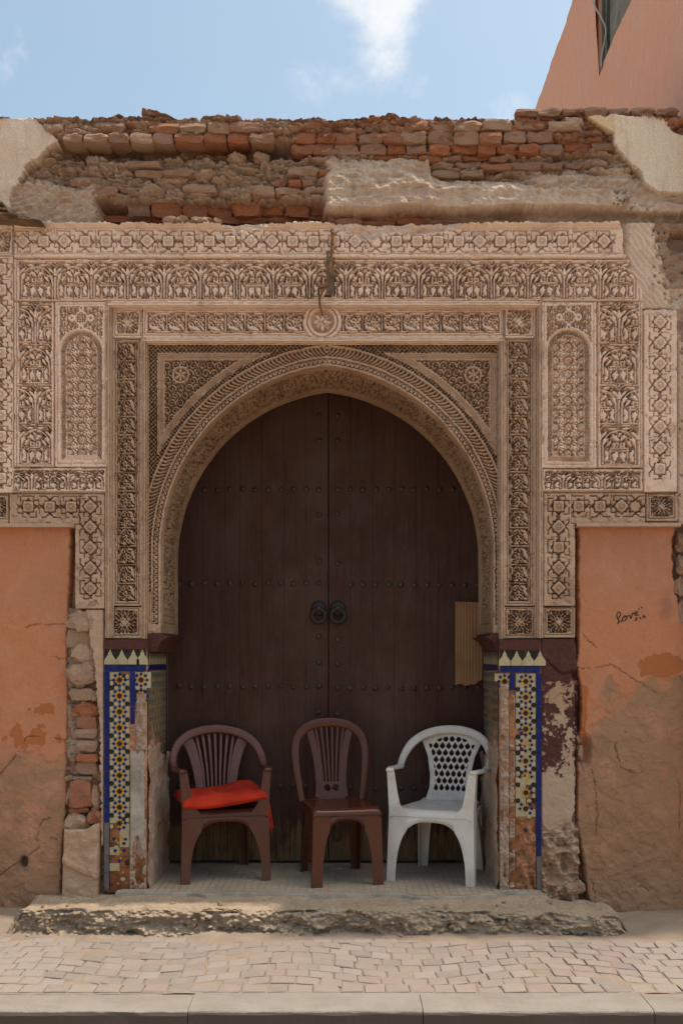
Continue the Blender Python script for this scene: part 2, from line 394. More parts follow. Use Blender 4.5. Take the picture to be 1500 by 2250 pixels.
M['rust'] = simple('rusted_iron', (0.22, 0.10, 0.045), 0.9, 0.2, 0.6, 40, 0.004)
def plastic(name, c, dusty, rough=0.33, lim=0.5):
    q = NB(name, rough, 0.35); n = q.noise(9, 6, 0.68); f = q.noise(150, 2); z = q.sep(2)
    d = q.math('ADD', q.rng(n, 0.42, 0.75, 0, lim), q.rng(z, 0.0, 0.16, 0.28, 0.0)); d = q.math('ADD', d, q.rng(q.noise(42, 4, 0.7, q.co(1, 1, 0.4), 1.0), 0.60, 0.72, 0, 0.3))
    q.col(q.mix(d, c, dusty)); q.rough(q.math('ADD', rough, q.math('MULTIPLY', d, 0.6))); q.bump(f, 0.0008, 0.5); return q.m
M['pl_maroon'] = plastic('maroon_plastic', (0.090, 0.027, 0.015), (0.16, 0.075, 0.048), 0.30, 0.3)
M['pl_faded'] = plastic('sun_faded_maroon_plastic', (0.155, 0.068, 0.055), (0.23, 0.135, 0.115))
M['pl_brown'] = plastic('brown_plastic', (0.088, 0.023, 0.011), (0.13, 0.052, 0.032), 0.16, 0.12)
M['pl_white'] = plastic('grimy_white_plastic', (0.64, 0.585, 0.53), (0.38, 0.30, 0.235), 0.42, 0.5)
def fabric():
    q = NB('red_cloth', 0.9, 0.2); n = q.noise(6, 4); w = q.noise(300, 2, 0.5)
    q.col(q.mix(q.rng(n, 0.35, 0.7), (0.48, 0.033, 0.012), (0.36, 0.022, 0.009))); pass
    q.bump(q.math('ADD', q.math('MULTIPLY', w, 0.3), q.noise(16, 4, 0.6)), 0.006, 0.6); return q.m
M['fabric'] = fabric()
M['card'] = simple('corrugated_cardboard', (0.27, 0.15, 0.075), 0.9, 0.15, 0.15, 6)
def concrete():
    q = NB('dusty_concrete', 0.95, 0.12); n = q.noise(6, 6, 0.65); f = q.noise(70, 4, 0.65); v = q.voro(45)
    col = q.mix(q.rng(n, 0.35, 0.7), (0.38, 0.285, 0.20), (0.31, 0.225, 0.155)); col = q.mix(q.rng(f, 0.45, 0.75, 0, 0.6), col, (0.44, 0.36, 0.275))
    q.col(col); q.bump(q.math('ADD', f, q.math('MULTIPLY', v, 0.8)), 0.010, 0.8); return q.m
M['concrete'] = concrete()
def sett():
    q = NB('dusty_sett', 0.9, 0.2); n = q.noise(9, 5, 0.6); f = q.noise(80, 3, 0.6)
    col = q.ramp(q.rand(), [(0, (0.225, 0.19, 0.168)), (0.4, (0.265, 0.22, 0.19)), (0.7, (0.265, 0.205, 0.18)), (1, (0.295, 0.25, 0.218))])
    col = q.mix(q.rng(n, 0.42, 0.72, 0, 0.65), col, (0.30, 0.245, 0.20)); col = q.mix(q.rng(f, 0.35, 0.7, 0, 0.2), col, (0.22, 0.165, 0.125))
    q.col(col); q.bump(q.math('ADD', n, q.math('MULTIPLY', f, 0.4)), 0.007, 0.6); return q.m
M['sett'] = sett()
def sand():
    q = NB('sand', 0.97, 0.05); n = q.noise(7, 6, 0.6); f = q.noise(150, 3, 0.7)
    col = q.mix(q.rng(n, 0.35, 0.7), (0.315, 0.245, 0.185), (0.265, 0.20, 0.15)); col = q.mix(q.rng(f, 0.5, 0.75, 0, 0.5), col, (0.24, 0.175, 0.125))
    q.col(col); q.bump(q.math('ADD', q.math('MULTIPLY', f, 0.5), n), 0.012, 0.8); return q.m
M['sand'] = sand()
def kerbm():
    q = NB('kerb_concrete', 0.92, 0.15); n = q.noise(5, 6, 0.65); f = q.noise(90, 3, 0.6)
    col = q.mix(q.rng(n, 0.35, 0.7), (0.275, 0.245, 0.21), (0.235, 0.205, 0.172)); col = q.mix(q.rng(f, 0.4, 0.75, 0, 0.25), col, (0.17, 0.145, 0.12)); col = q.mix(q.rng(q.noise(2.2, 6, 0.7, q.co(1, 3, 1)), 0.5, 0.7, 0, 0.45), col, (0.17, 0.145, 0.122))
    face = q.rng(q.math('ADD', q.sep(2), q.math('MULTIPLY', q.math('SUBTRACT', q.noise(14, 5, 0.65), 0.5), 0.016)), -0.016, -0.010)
    q.col(q.mix(face, (0.085, 0.066, 0.055), col)); q.bump(q.math('ADD', n, q.math('MULTIPLY', f, 0.5)), 0.006, 0.6); return q.m  # street face painted dark to stand for its shade
M['kerb'] = kerbm()
M['asphalt'] = simple('bounce_street', (0.36, 0.275, 0.20), 0.9, 0.2, 0.3, 60, 0.004)  # unseen roadway, coloured pale and warm to bounce light onto the facade
def floortile():
    q = NB('floor_tile', 0.85, 0.2); n = q.noise(4, 5, 0.6); f = q.noise(60, 3)
    col = q.mix(q.rng(n, 0.35, 0.7), (0.42, 0.33, 0.25), (0.34, 0.26, 0.19)); col = q.mix(q.rng(f, 0.4, 0.7, 0, 0.3), col, (0.22, 0.165, 0.12))
    q.col(col); q.bump(f, 0.003, 0.5); return q.m
M['floor'] = floortile()
def pink():
    q = NB('pink_render', 0.93, 0.12); s = q.noise(8, 6, 0.65, q.co(1, 3.0, 0.35)); n = q.noise(2, 4); f = q.noise(30, 4, 0.6, q.co(1, 2.5, 0.5))
    col = q.mix(q.rng(n, 0.35, 0.7), (0.84, 0.43, 0.285), (0.80, 0.45, 0.32)); col = q.mix(q.rng(s, 0.5, 0.72, 0, 0.6), col, (0.87, 0.56, 0.42))
    col = q.mix(q.rng(f, 0.55, 0.75, 0, 0.6), col, (0.55, 0.26, 0.16)); q.col(col); q.bump(q.math('ADD', s, f), 0.02, 0.8); return q.m
M['pink'] = pink()
M['shutter'] = simple('grey_green_paint', (0.10, 0.115, 0.085), 0.6, 0.3, 0.3, 8)
M['slat'] = simple('pale_slat', (0.30, 0.28, 0.215), 0.6, 0.3, 0.3, 8)
M['cable'] = simple('grey_cable', (0.42, 0.42, 0.40), 0.6, 0.3, 0.1)
M['ink'] = simple('black_marker', (0.022, 0.016, 0.015), 0.6, 0.3, 0.1)
# ------------------------------------------------------------------ carved motifs (raised = 1) drawn on small tiles, in photo pixels
class Cv:
    def __init__(s, w, h, res=0.5, wrapx=True):
        s.w, s.h, s.res, s.wrap = w, h, res, wrapx
        s.X, s.Y = np.meshgrid((np.arange(int(w / res)) + .5) * res, (np.arange(int(h / res)) + .5) * res)
        s.m = np.zeros_like(s.X)
    def add(s, f):
        for o in ((-s.w, 0, s.w) if s.wrap else (0,)):
            s.m = np.maximum(s.m, np.clip(f(s.X + o, s.Y) + 0.5, 0, 1))
    def pl(s, pts, t=2.4, mir=None):
        s.add(lambda X, Y: t / 2 - polyd(X, Y, pts))
        if mir is not None: s.pl([(2 * mir - x, y) for x, y in pts], t)
    def cur(s, pts, t=2.4, mir=None, n=5):
        s.pl([(v.x, v.y) for v in catmull([(x, y, 0) for x, y in pts], n)], t, mir)
    def ring(s, x, y, r, t=2.2, mir=None):
        s.add(lambda X, Y: t / 2 - np.abs(np.hypot(X - x, Y - y) - r))
        if mir is not None: s.ring(2 * mir - x, y, r, t)
    def disc(s, x, y, r, mir=None):
        s.add(lambda X, Y: r - np.hypot(X - x, Y - y))
        if mir is not None: s.disc(2 * mir - x, y, r)
    def leaf(s, x0, y0, x1, y1, w, mir=None):
        def f(X, Y):
            d, t = segd(X, Y, x0, y0, x1, y1); return w * np.sin(np.pi * np.clip(t * .8 + .16, 0, 1)) ** .8 - d
        s.add(f)
        if mir is not None: s.leaf(2 * mir - x0, y0, 2 * mir - x1, y1, w)
    def sq(s, x, y, a, t=2.2, mir=None):
        s.add(lambda X, Y: t / 2 - np.abs(np.maximum(np.abs(X - x), np.abs(Y - y)) - a))
        if mir is not None: s.sq(2 * mir - x, y, a, t)
    def sample(s, u, v):
        nx = s.m.shape[1]; ny = s.m.shape[0]
        a = u / s.res - .5; b = np.clip(v / s.res - .5, 0, ny - 1.001)
        i = np.floor(a).astype(int); j = np.floor(b).astype(int); fa = a - i; fb = b - j
        i0 = i % nx; i1 = (i + 1) % nx; j1 = np.minimum(j + 1, ny - 1)
        return (s.m[j, i0] * (1 - fa) + s.m[j, i1] * fa) * (1 - fb) + (s.m[j1, i0] * (1 - fa) + s.m[j1, i1] * fa) * fb

def tile_arabesque():
    c = Cv(80, 86)
    c.cur([(8, 2), (15, 2), (30, 2), (40, 2)], 2.6, 40); c.cur([(10, 2), (6, 4), (3.5, 9), (0, 10.5)], 2.4, 40); c.disc(0, 3, 2.6); c.disc(80, 3, 2.6)
    c.ring(40, 6.5, 2.8, 1.8)
    c.ring(40, 46, 33.5, 3.0)
    c.m[c.Y > 50] = 0                                        # only the upper half of the round arch
    c.pl([(6.2, 46), (6.2, 84)], 2.6, 40); c.pl([(0, 38), (0, 84)], 3.0); c.pl([(80, 38), (80, 84)], 3.0)
    c.leaf(46, 9, 62, 8, 2.6, 40); c.cur([(60, 8), (65, 6), (68, 9), (65, 12), (62, 14)], 2.2, 40); c.leaf(66, 16, 72, 24, 2.4, 40)
    # lily
    c.leaf(0, 30, 0, 14, 3.2); c.leaf(80, 30, 80, 14, 3.2)
    c.cur([(1.5, 33), (5, 26), (7.5, 20), (12, 16)], 2.8, 40); c.leaf(4, 28, 9, 17, 2.2, 40); c.disc(0, 37, 3.0); c.disc(80, 37, 3.0)
    c.ring(10.5, 33, 3.4, 2.2, 40); c.leaf(9, 40, 15, 28, 2.6, 40)
    # heart scrolls inside the arch
    c.ring(32, 20, 4.6, 2.4, 40); c.leaf(29, 25, 38.5, 34, 3.8, 40); c.leaf(40, 18, 40, 29, 2.0); c.disc(26, 27, 2.2, 40)
    c.ring(20.5, 32, 4.0, 2.2, 40); c.leaf(17, 42, 24, 34, 3.0, 40); c.leaf(15, 46, 19, 38, 2.2, 40)
    # kufic heart
    c.sq(34, 42, 3.6, 2.6, 40); c.pl([(37, 38), (37, 47)], 2.2, 40); c.pl([(29, 36), (29, 47)], 2.2, 40)
    c.pl([(21, 49.2), (59, 49.2)], 2.4); c.pl([(21, 54), (59, 54)], 2.4); c.ring(20, 51.6, 3.0, 2.2, 40)
    c.pl([(37.4, 54), (37.4, 80)], 2.0, 40); c.pl([(22.5, 54), (22.5, 84)], 2.4, 40)
    c.leaf(33, 60, 31, 78, 4.4, 40); c.leaf(28, 62, 29, 72, 2.6, 40); c.ring(27, 77, 2.6, 1.9, 40); c.disc(34, 58.5, 1.8, 40)
    c.leaf(12, 56, 16, 68, 4.0, 40); c.leaf(16, 66, 11, 79, 4.2, 40); c.ring(12, 51, 2.6, 1.8, 40); c.disc(18.5, 60, 1.6, 40); c.disc(17.5, 78, 2.2, 40)
    c.pl([(9, 83.5), (22, 83.5)], 2.4, 40); c.pl([(25, 83.5), (40, 83.5)], 2.4, 40); c.cur([(24, 84), (26, 80), (31, 81)], 2, 40)
    return c
def tile_floral():
    c = Cv(42, 47)
    c.pl([(0, 3), (0, 44)], 2.6); c.pl([(0, 3), (7, 3), (7, 7), (20, 7), (20, 3), (42, 3)], 2.4); c.sq(33, 8, 2.4, 2.0)
    for a in (-3.6, 3.6):
        for b in (-3.6, 3.6): c.ring(27 + a, 22 + b, 3.2, 2.4)
    c.ring(12, 14, 3.6, 2.4); c.cur([(12, 10.5), (6, 14), (7, 22), (14, 25), (17, 31)], 2.8); c.leaf(5, 26, 10, 31, 2.6)
    c.leaf(7, 33, 32, 40, 4.0); c.leaf(33, 32, 38, 41, 3.0); c.leaf(36, 12, 38, 22, 2.4); c.disc(36, 28, 2.2); c.cur([(20, 33), (27, 31), (34, 31)], 2.2)
    c.pl([(0, 43.5), (8, 43.5), (12, 40), (16, 43.5), (42, 43.5)], 2.4); c.disc(22, 14, 2); c.leaf(17, 18, 20, 24, 1.8)
    return c
def tile_interlace(n=58):
    c = Cv(n, n, wrapx=False); h = n / 2
    for x, y in ((0, 0), (n, 0), (0, n), (n, n)):
        c.ring(x, y, h * 1.0, 2.2); c.ring(x, y, h * 1.30, 2.2)
    for x, y in ((h, 0), (h, n), (0, h), (n, h)): c.ring(x, y, h * .72, 2.0); c.ring(x, y, h * .95, 2.0)
    c.pl([(0, 0), (n, n)], 2); c.pl([(0, n), (n, 0)], 2); c.ring(h, h, 6, 2)
    return c
T_A, T_F, T_I = tile_arabesque(), tile_floral(), tile_interlace()
def spandrel(X, Y, s=19.0):
    """scrolling vine: spirals on a staggered lattice joined by little leaves"""
    j = np.floor(Y / (s * .87)).astype(int); xo = X + (j & 1) * s * .5; i = np.floor(xo / s).astype(int)
    u = xo - (i + .5) * s; v = Y - (j + .5) * s * .87; sg = np.where((i + j) % 2 == 0, 1, -1)
    r = np.hypot(u, v); a = np.arctan2(v, u * sg)
    sp = np.abs(((r - 1.05 * (a + np.pi)) % 5.6) - 2.8)
    m = np.clip(1.75 - (2.8 - sp), 0, 1) * (r < s * .52)
    lf = 1.5 - np.abs(np.hypot(u - s * .3 * sg, v + s * .28) - 1.2); return np.clip(np.maximum(m, lf), 0, 1)

def weather(GX, GY, h, amt=1.0, s=0):
    h = h + (fbm(GX / 40, GY / 40, 3, s) - .5) * .012 * amt + (fbm(GX / 6, GY / 6, 3, s + 4) - .5) * .005 * amt
    er = ss(.56, .74, fbm(GX / 34, GY / 34, 4, s + 15)) * amt            # softened, silted patches
    lo = fbm(GX / 13, GY / 13, 3, s + 21)
    h = np.where(h < -.008, h * (1 - .30 * np.clip(er, 0, 1) * lo * 1.6), h)
    chip = ss(.66, .76, fbm(GX / 9, GY / 9, 3, s + 9)); big = ss(.72, .80, fbm(GX / 24, GY / 24, 4, s + 27))
    return h - chip * .007 * amt - big * .014 * amt * (h > -.01)
def warp(GX, GY, a=1.9): return GX + (fbm(GX / 17, GY / 17, 2, 51) - .5) * a, GY + (fbm(GX / 17, GY / 17, 2, 57) - .5) * a
def panel(name, x0, y0, x1, y1, hf, y, mat, parent, g=1.35, wea=1.0, drop=.085, keepf=None, attr=None):
    nx = max(3, int(round((x1 - x0) / g)) + 1); ny = max(3, int(round((y1 - y0) / g)) + 1)
    GX, GY = np.meshgrid(np.linspace(x0, x1, nx), np.linspace(y0, y1, ny))
    h = hf(*warp(GX, GY)) if hf else np.zeros_like(GX)
    if wea: h = weather(GX, GY, h, wea, 0)
    if drop:
        h[0, :] = h[-1, :] = -drop; h[:, 0] = h[:, -1] = -drop
    V = np.stack([WX(GX, y), y - h, WZ(GY, y)], -1)
    kf = keepf(GX, GY) if keepf else None
    at = attr(GX, GY) if attr else None
    return grid(name, V, M[mat], parent, kf, True, at)
def frame(GX, GY, b, w=3.0):                     # flat margin with an incised line around a sunk field b
    d = boxd(GX, GY, *b)
    line = np.clip(1.3 - np.abs(d + 4.2), 0, 1)
    return d, -.022 * line
def h_arabesque(b, vertical=False, ph=0.0, dep=.072, rowh=None, per=80.0):
    x0, y0, x1, y1 = b
    def f(GX, GY):
        d, h = frame(GX, GY, b)
        if vertical:
            rows = max(1, round((y1 - y0) / rowh)); rh = (y1 - y0) / rows
            k = np.clip(np.floor((GY - y0) / rh), 0, rows - 1).astype(int); v = (GY - y0 - k * rh) / rh * 86
            u = (GX - x0) / (x1 - x0) * 80 + np.where(k % 2 == 0, 40, 0)
        else:
            n = max(1, round((x1 - x0) / per * 2)) / 2; u = (GX - x0) / (x1 - x0) * n * 80 + ph; v = (GY - y0) / (y1 - y0) * 86
        m = T_A.sample(u, v); return h + np.where(d > 0, -dep * (1 - ss(.25, .75, m)) - .002, 0)
    return f
def h_floral(b, vertical=False, dep=.065):
    x0, y0, x1, y1 = b
    def f(GX, GY):
        d, h = frame(GX, GY, b)
        L, Wd = (y1 - y0, x1 - x0) if vertical else (x1 - x0, y1 - y0)
        n = round(L / 42); a = ((GY - y0) if vertical else (GX - x0)) / L * n * 42; v = ((GX - x0) if vertical else (GY - y0)) / Wd * 47
        m = T_F.sample(a, v); return h + np.where(d > 0, -dep * (1 - ss(.25, .75, m)) - .002, 0)
    return f
def h_inter(b, dep=.055):
    x0, y0, x1, y1 = b
    def f(GX, GY):
        d, h = frame(GX, GY, b); m = T_I.sample(np.clip((GX - x0) / (x1 - x0) * 58, 0, 57.4), (GY - y0) / (y1 - y0) * 58)
        return h + np.where(d > 0, -dep * (1 - ss(.25, .75, m)), 0)
    return f
def strap_grooves(u, v, k):
    """straps round star number k (alternating), u,v from the star centre; period 46, half height 24"""
    odd = (k % 2 == 1)
    au, av = np.abs(u), np.abs(v)
    def L(*p): return 1.25 - polyd(u, v, list(p))
    A = np.maximum.reduce([1.25 - np.abs(np.abs(au - (av - 14.5)) * .707) - 9 * ((av > 24) | (av < 11.5)),
                           L((-23, -23), (-9.5, -23)), L((9.5, 23), (23, 23)), L((9.5, -23), (18, -23)), L((-9.5, 23), (-18, 23))])
    B = np.maximum.reduce([L((-23, -24), (-23, -20)), L((-17, -12), (-17, -23)), L((-23, 14), (-12, 14)), L((17, 12), (17, 23)), L((23, -14), (12, -14)),
                           L((-12, 14), (-12, 23), (-5, 23)), L((12, -14), (12, -23), (-14, -23)), L((3, 23), (14, 23))])
    side = np.maximum.reduce([L((23, -4), (19, 0), (15, -4)), L((-23, 4), (-19, 0), (-15, 4)), L((23, 4), (19, 0), (15, 4)), L((-23, -4), (-19, 0), (-15, -4)),
                              L((-23, 4), (-23, 14)), L((23, -4), (23, -14))])
    m = np.maximum(np.where(odd, A, B), side)
    return np.clip(m, 0, 1) * (star8(u, v) > 12.0)
def h_star(centres, axis, extra=None, dep=.042):
    cs = np.array(centres, float)
    def f(GX, GY):
        a = GX if axis == 'x' else GY
        k = np.argmin(np.abs(a[..., None] - cs[:, 0 if axis == 'x' else 1]), -1)
        u = GX - cs[k, 0]; v = GY - cs[k, 1]
        if axis == 'y': u, v = v, u
        s = star8(u, v)
        g = np.maximum(strap_grooves(u, v, k), np.clip(1.9 - np.abs(s - 11.4), 0, 1))
        inside = (np.maximum(np.abs(u), 0) <= 25) & (np.abs(v) < 25.5)
        h = -dep * np.where(inside, g, 0) - .006 * (s < 10.2)
        return extra(GX, GY, h) if extra else h
    return f
# one star boss, shared by all
def star_mesh():
    a = np.linspace(-11, 11, 21); U, Vv = np.meshgrid(a, a); s = star8(U, Vv); r = np.hypot(U, Vv)
    h = .003 + .004 * ss(10.2, 9.2, s) - .006 * ss(7.8, 7.2, r) * ss(6.2, 6.8, r) + .003 * ss(6.6, 5.8, r) - .008 * ss(5.0, 4.4, r) * ss(2.6, 3.4, r) + .004 * ss(3.2, 1.5, r)
    V = np.stack([U * 6 / 2340, -h, -Vv * 6 / 2340], -1); c = (s[:-1, :-1] + s[1:, 1:] + s[1:, :-1] + s[:-1, 1:]) / 4 < 10.6
    n = 21; idx = np.arange(n * n).reshape(n, n); q = np.stack([idx[:-1, :-1], idx[1:, :-1], idx[1:, 1:], idx[:-1, 1:]], -1)[c].reshape(-1, 4)
    used = np.unique(q); mp = np.zeros(n * n, int); mp[used] = np.arange(len(used))
    return fastmesh('star_boss', V.reshape(-1, 3)[used], mp[q])
STAR = {}
def stars(centres, y, mat, parent, size=1.0):
    if mat not in STAR:
        STAR[mat] = star_mesh(); STAR[mat].materials.append(M[mat])
    for px, py in centres:
        o = link('star_boss', STAR[mat], None, parent); p = PT(px, py, y)
        o.location = (p[0], p[1] - .001 + .004, p[2]); o.scale = (size, 1, size); o.rotation_euler = (0, R.choice((0, math.pi / 4)), 0)

gate = empty('carved_gateway', (WX(718), 0.3, 0.187), 'carved beige stucco gateway with pointed arch, star friezes and blue mosaic tile pilasters', 'gateway')

# ---- top star frieze, its upper edge broken away
TOPEDGE = [(-60, 489), (235, 489), (250, 494), (300, 489), (330, 492), (470, 490), (505, 496), (520, 513), (535, 508), (560, 499), (600, 492), (640, 489), (700, 489), (735, 492), (748, 508), (770, 512),
           (800, 526), (815, 530), (840, 512), (870, 509), (900, 514), (940, 512), (965, 508), (990, 500), (1020, 492), (1060, 489), (1358, 489), (1368, 505), (1366, 530), (1372, 560)]
def broken_top(GX, GY, h):
    e = interp(GX, TOPEDGE) + (fbm(GX / 7, GY / 9, 3, 5) - .5) * 8
    lip = (GY < 499) & (GY > e + 1); h = np.where(lip, .022 - .02 * ss(492, 499, GY), h)
    h = np.where(np.abs(GY - 501) < 1.2, -.008, h); h = np.where(np.abs(GY - 556.5) < 1.2, -.009, h); h = np.where(GY > 558.5, .006, h)
    rough = .012 - .06 * ridged(GX / 22, GY / 16, 4, 3); return np.where(GY < e, rough - .03 * ss(e, e - 14, GY), h)
cs = [(50 + 45.6 * k, 529) for k in range(29)]
p = panel('star_frieze', 30, 484, 1376, 566, h_star(cs, 'x', broken_top), 0.0, 'stucco', gate, keepf=lambda X, Y: (X < 1362 + 12 * fbm(X / 9, Y / 9, 3, 4) + .12 * (Y - 490))[:-1, :-1])
stars([c for c in cs if not 785 < c[0] < 835], 0.0, 'stucco', p)
# ---- arabesque frieze
def dmg_right(GX, GY, h): return h
fa = h_arabesque((40, 573, 1400, 656))
panel('arabesque_frieze', 30, 567, 1412, 661, lambda X, Y: dmg_right(X, Y, fa(X, Y)), 0.0, 'stucco', gate, keepf=lambda X, Y: (X < 1372 + (Y - 566) * .42 + 26 * (fbm(X / 9, Y / 9, 3, 8) - .3))[:-1, :-1])
# ---- side fields
fl = h_arabesque((40, 664, 113, 1020), True, rowh=89)
panel('arabesque_strip', 30, 662, 119, 1026, fl, 0.0, 'stucco', gate)
panel('arabesque_strip', 24, 1027, 236, 1083, h_arabesque((29, 1032, 229, 1076), ph=40, per=80), 0.0, 'stucco', gate)
fr = h_arabesque((1318, 664, 1403, 1022), True, rowh=89)
panel('arabesque_strip', 1312, 662, 1412, 1028, fr, 0.0, 'stucco', gate)
panel('arabesque_strip', 1189, 1029, 1414, 1081, h_arabesque((1196, 1034, 1408, 1074), ph=40), 0.0, 'stucco', gate)
# outer star bands
cl_ = [(2, 590 + 46 * k) for k in range(11)]
p = panel('star_frieze', -28, 562, 29, 1083, h_star(cl_, 'y'), 0.0, 'stucco', gate); stars(cl_, 0.0, 'stucco', p)
panel('interlace_panel', -28, 487, 29, 561, h_inter((-22, 506, 22, 552)), 0.0, 'stucco', gate)
def brk_r(GX, GY, h):
    e = 716 - (GX - 1420) * .15 + (fbm(GX / 10, GY / 10, 3, 1) - .5) * 34; return np.where(GY < e - 20, -.005 - .03 * fbm(GX / 14, GY / 14, 4, 6), h)
cr_ = [(1450, 706 + 46.2 * k) for k in range(8)]
p = panel('star_frieze', 1414, 676, 1488, 1081, h_star(cr_, 'y', brk_r), 0.0, 'stucco', gate); stars(cr_, 0.0, 'stucco', p)
# lower star bands and legs
c1 = [(62 + 47 * k, 1113) for k in range(3)]; c2 = [(198, 1113 + 45 * k) for k in range(5)]
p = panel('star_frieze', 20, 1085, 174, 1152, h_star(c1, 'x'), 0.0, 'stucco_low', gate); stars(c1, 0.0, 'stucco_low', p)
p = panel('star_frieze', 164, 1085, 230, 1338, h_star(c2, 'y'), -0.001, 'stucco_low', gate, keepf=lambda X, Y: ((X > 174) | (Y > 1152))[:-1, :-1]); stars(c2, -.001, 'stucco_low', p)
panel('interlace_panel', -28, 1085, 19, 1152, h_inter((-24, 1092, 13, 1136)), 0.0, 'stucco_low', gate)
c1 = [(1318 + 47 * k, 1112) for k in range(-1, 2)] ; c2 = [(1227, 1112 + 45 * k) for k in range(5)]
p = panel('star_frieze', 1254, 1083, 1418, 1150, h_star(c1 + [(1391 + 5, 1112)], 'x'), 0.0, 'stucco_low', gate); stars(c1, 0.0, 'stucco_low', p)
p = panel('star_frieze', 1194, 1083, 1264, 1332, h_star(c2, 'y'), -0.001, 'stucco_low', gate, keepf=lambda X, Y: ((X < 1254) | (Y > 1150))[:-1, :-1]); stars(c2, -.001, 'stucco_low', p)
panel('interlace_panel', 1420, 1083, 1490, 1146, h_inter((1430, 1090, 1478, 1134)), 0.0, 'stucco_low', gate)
panel('interlace_panel', 1194, 1334, 1264, 1402, h_inter((1203, 1342, 1254, 1390)), 0.0, 'stucco_low', gate)
# ---- niche panels
def h_niche(x0, x1, yt, yb):
    cx = (x0 + x1) / 2; hw = (x1 - x0) / 2 - 11
    ya = yt + 62 + hw                                        # spring of the little arch
    def f(GX, GY):
        d = np.where(GY < ya, hw - np.hypot(GX - cx, GY - ya), np.minimum(hw - np.abs(GX - cx), yb - 9 - GY))   # inside the niche
        s = np.where(GY < ya, np.arctan2(GY - ya, GX - cx) * hw, GY)
        h = -.010 * np.clip(1.2 - np.abs(boxd(GX, GY, x0 + 3, yt + 3, x1 - 3, yb - 2)), 0, 1)
        rib = np.clip(1.4 - np.abs(d + 3), 0, 1); h = h + .006 * rib
        fea = np.abs(((s + d * 1.1) % 6) - 3) / 3
        h = np.where((d > 0) & (d < 11), -.012 - .026 * ss(.35, .75, fea) - .010 * np.sin(np.pi * d / 11), h)
        k = np.round((GX - cx) / 29); u = GX - cx - 29 * k; r = np.round((GY - yb + 26) / 29.5); v = GY - (yb - 26) - 29.5 * r
        st = star8(u, v)
        def L(*p): return 1.15 - polyd(u, v, list(p))
        g = np.maximum.reduce([1.4 - np.abs(st - 8.3), L((-14.5, -6), (-10, -3)), L((10, 3), (14.5, 6)), L((-6, -14.7), (-3, -10)), L((3, 10), (6, 14.7)), L((-14.5, 6), (-10, 10), (-10, 14.7)),
                               L((10, -14.7), (10, -10), (14.5, -6)), L((-3, 14.7), (-3, 11), (-8, 8)), L((3, -14.7), (3, -11), (8, -8)), L((-14.5, -11), (-9, -11)), L((9, 11), (14.5, 11))])
        inn = -.008 - .040 * np.clip(g * 1.4, 0, 1) - .020 * ((st < 6.8) & (np.abs(np.hypot(u, v) - 4.2) > 1.2) & (np.hypot(u, v) > 2))
        h = np.where(d > 12.5, inn, h); h = np.where((d >= 11) & (d <= 12.5), -.001, h)
        # quatrefoil head
        qy = yt + 34; a = np.hypot(GX - cx, GY - qy); lob = np.minimum(np.hypot(np.abs(GX - cx) - 20, GY - qy) - 8, a - 15)
        lob = np.minimum(lob, np.hypot(GX - cx, np.abs(GY - qy) - 20) - 6)
        head = (GY < ya) & (d < -6) & (boxd(GX, GY, x0 + 9, yt + 8, x1 - 9, 9999) > 0)
        scro = spandrel(GX - cx, GY - yt, 12)
        h = np.where(head & (lob > 4), -.034 * (1 - ss(.2, .8, scro)), h)
        h = np.where(head & (np.abs(lob - 2) < 1.4), -.028, h)
        ck = (np.abs(((GX - cx + GY - qy) / 5) % 2 - 1) > .5) ^ (np.abs(((GX - cx - GY + qy) / 5) % 2 - 1) > .5)
        h = np.where((a < 12), np.where(ck, -.032, -.002), h); h = np.where((np.hypot(np.abs(GX - cx) - 21, GY - qy) < 2.3) | (np.hypot(GX - cx, np.abs(GY - qy) - 22) < 2.4), -.03, h)
        return h
    return f
panel('niche_panel', 120, 662, 237, 1026, h_niche(122, 234, 664, 1020), 0.0, 'stucco', gate)
panel('niche_panel', 1188, 662, 1311, 1028, h_niche(1192, 1307, 662, 1022), 0.0, 'stucco', gate)

# ---- rectangular frame (alfiz), set a step back
YA = .035
def bar(name, x0, y0, x1, y1, ya, yb, mat='stucco', ax='x', parent=gate):
    """moulding: rounded profile between two depths"""
    prof = [(0, yb + .05), (0, yb), (.12, yb - .007), (.2, yb + .003), (.28, ya + .012), (.38, ya), (.45, ya + .010), (.52, ya - .004), (.70, ya - .006), (.76, ya + .008), (.84, ya + .001), (1, ya + .007), (1, yb + .06)]
    n = max(2, int(max(x1 - x0, y1 - y0) / 3)); V = []
    for i in range(n + 1):
        t = i / n; row = []
        for k, (u, y) in enumerate(prof):
            px, py = (x0 + (x1 - x0) * t, y0 + (y1 - y0) * u) if ax == 'x' else (x0 + (x1 - x0) * u, y0 + (y1 - y0) * t)
            w = (vn(px / 11 + k, py / 11, 3) - .5) * .010 + (vn(px / 3 + k * 3, py / 3, 5) - .5) * .005
            row.append(PT(px, py, y)[:1] + (y + w,) + PT(px, py, y)[2:])
        V.append(row)
    return grid(name, np.array(V), M[mat], parent, None, True, flip=(ax == 'y'))
bar('frame_moulding', 236, 680, 1186, 661, .0 - .006, YA, ax='x')
bar('frame_moulding', 250, 661, 231, 1402, -.004, YA, 'stucco_low', ax='y')
bar('frame_moulding', 1174, 661, 1193, 1402, -.004, YA, 'stucco_low', ax='y')
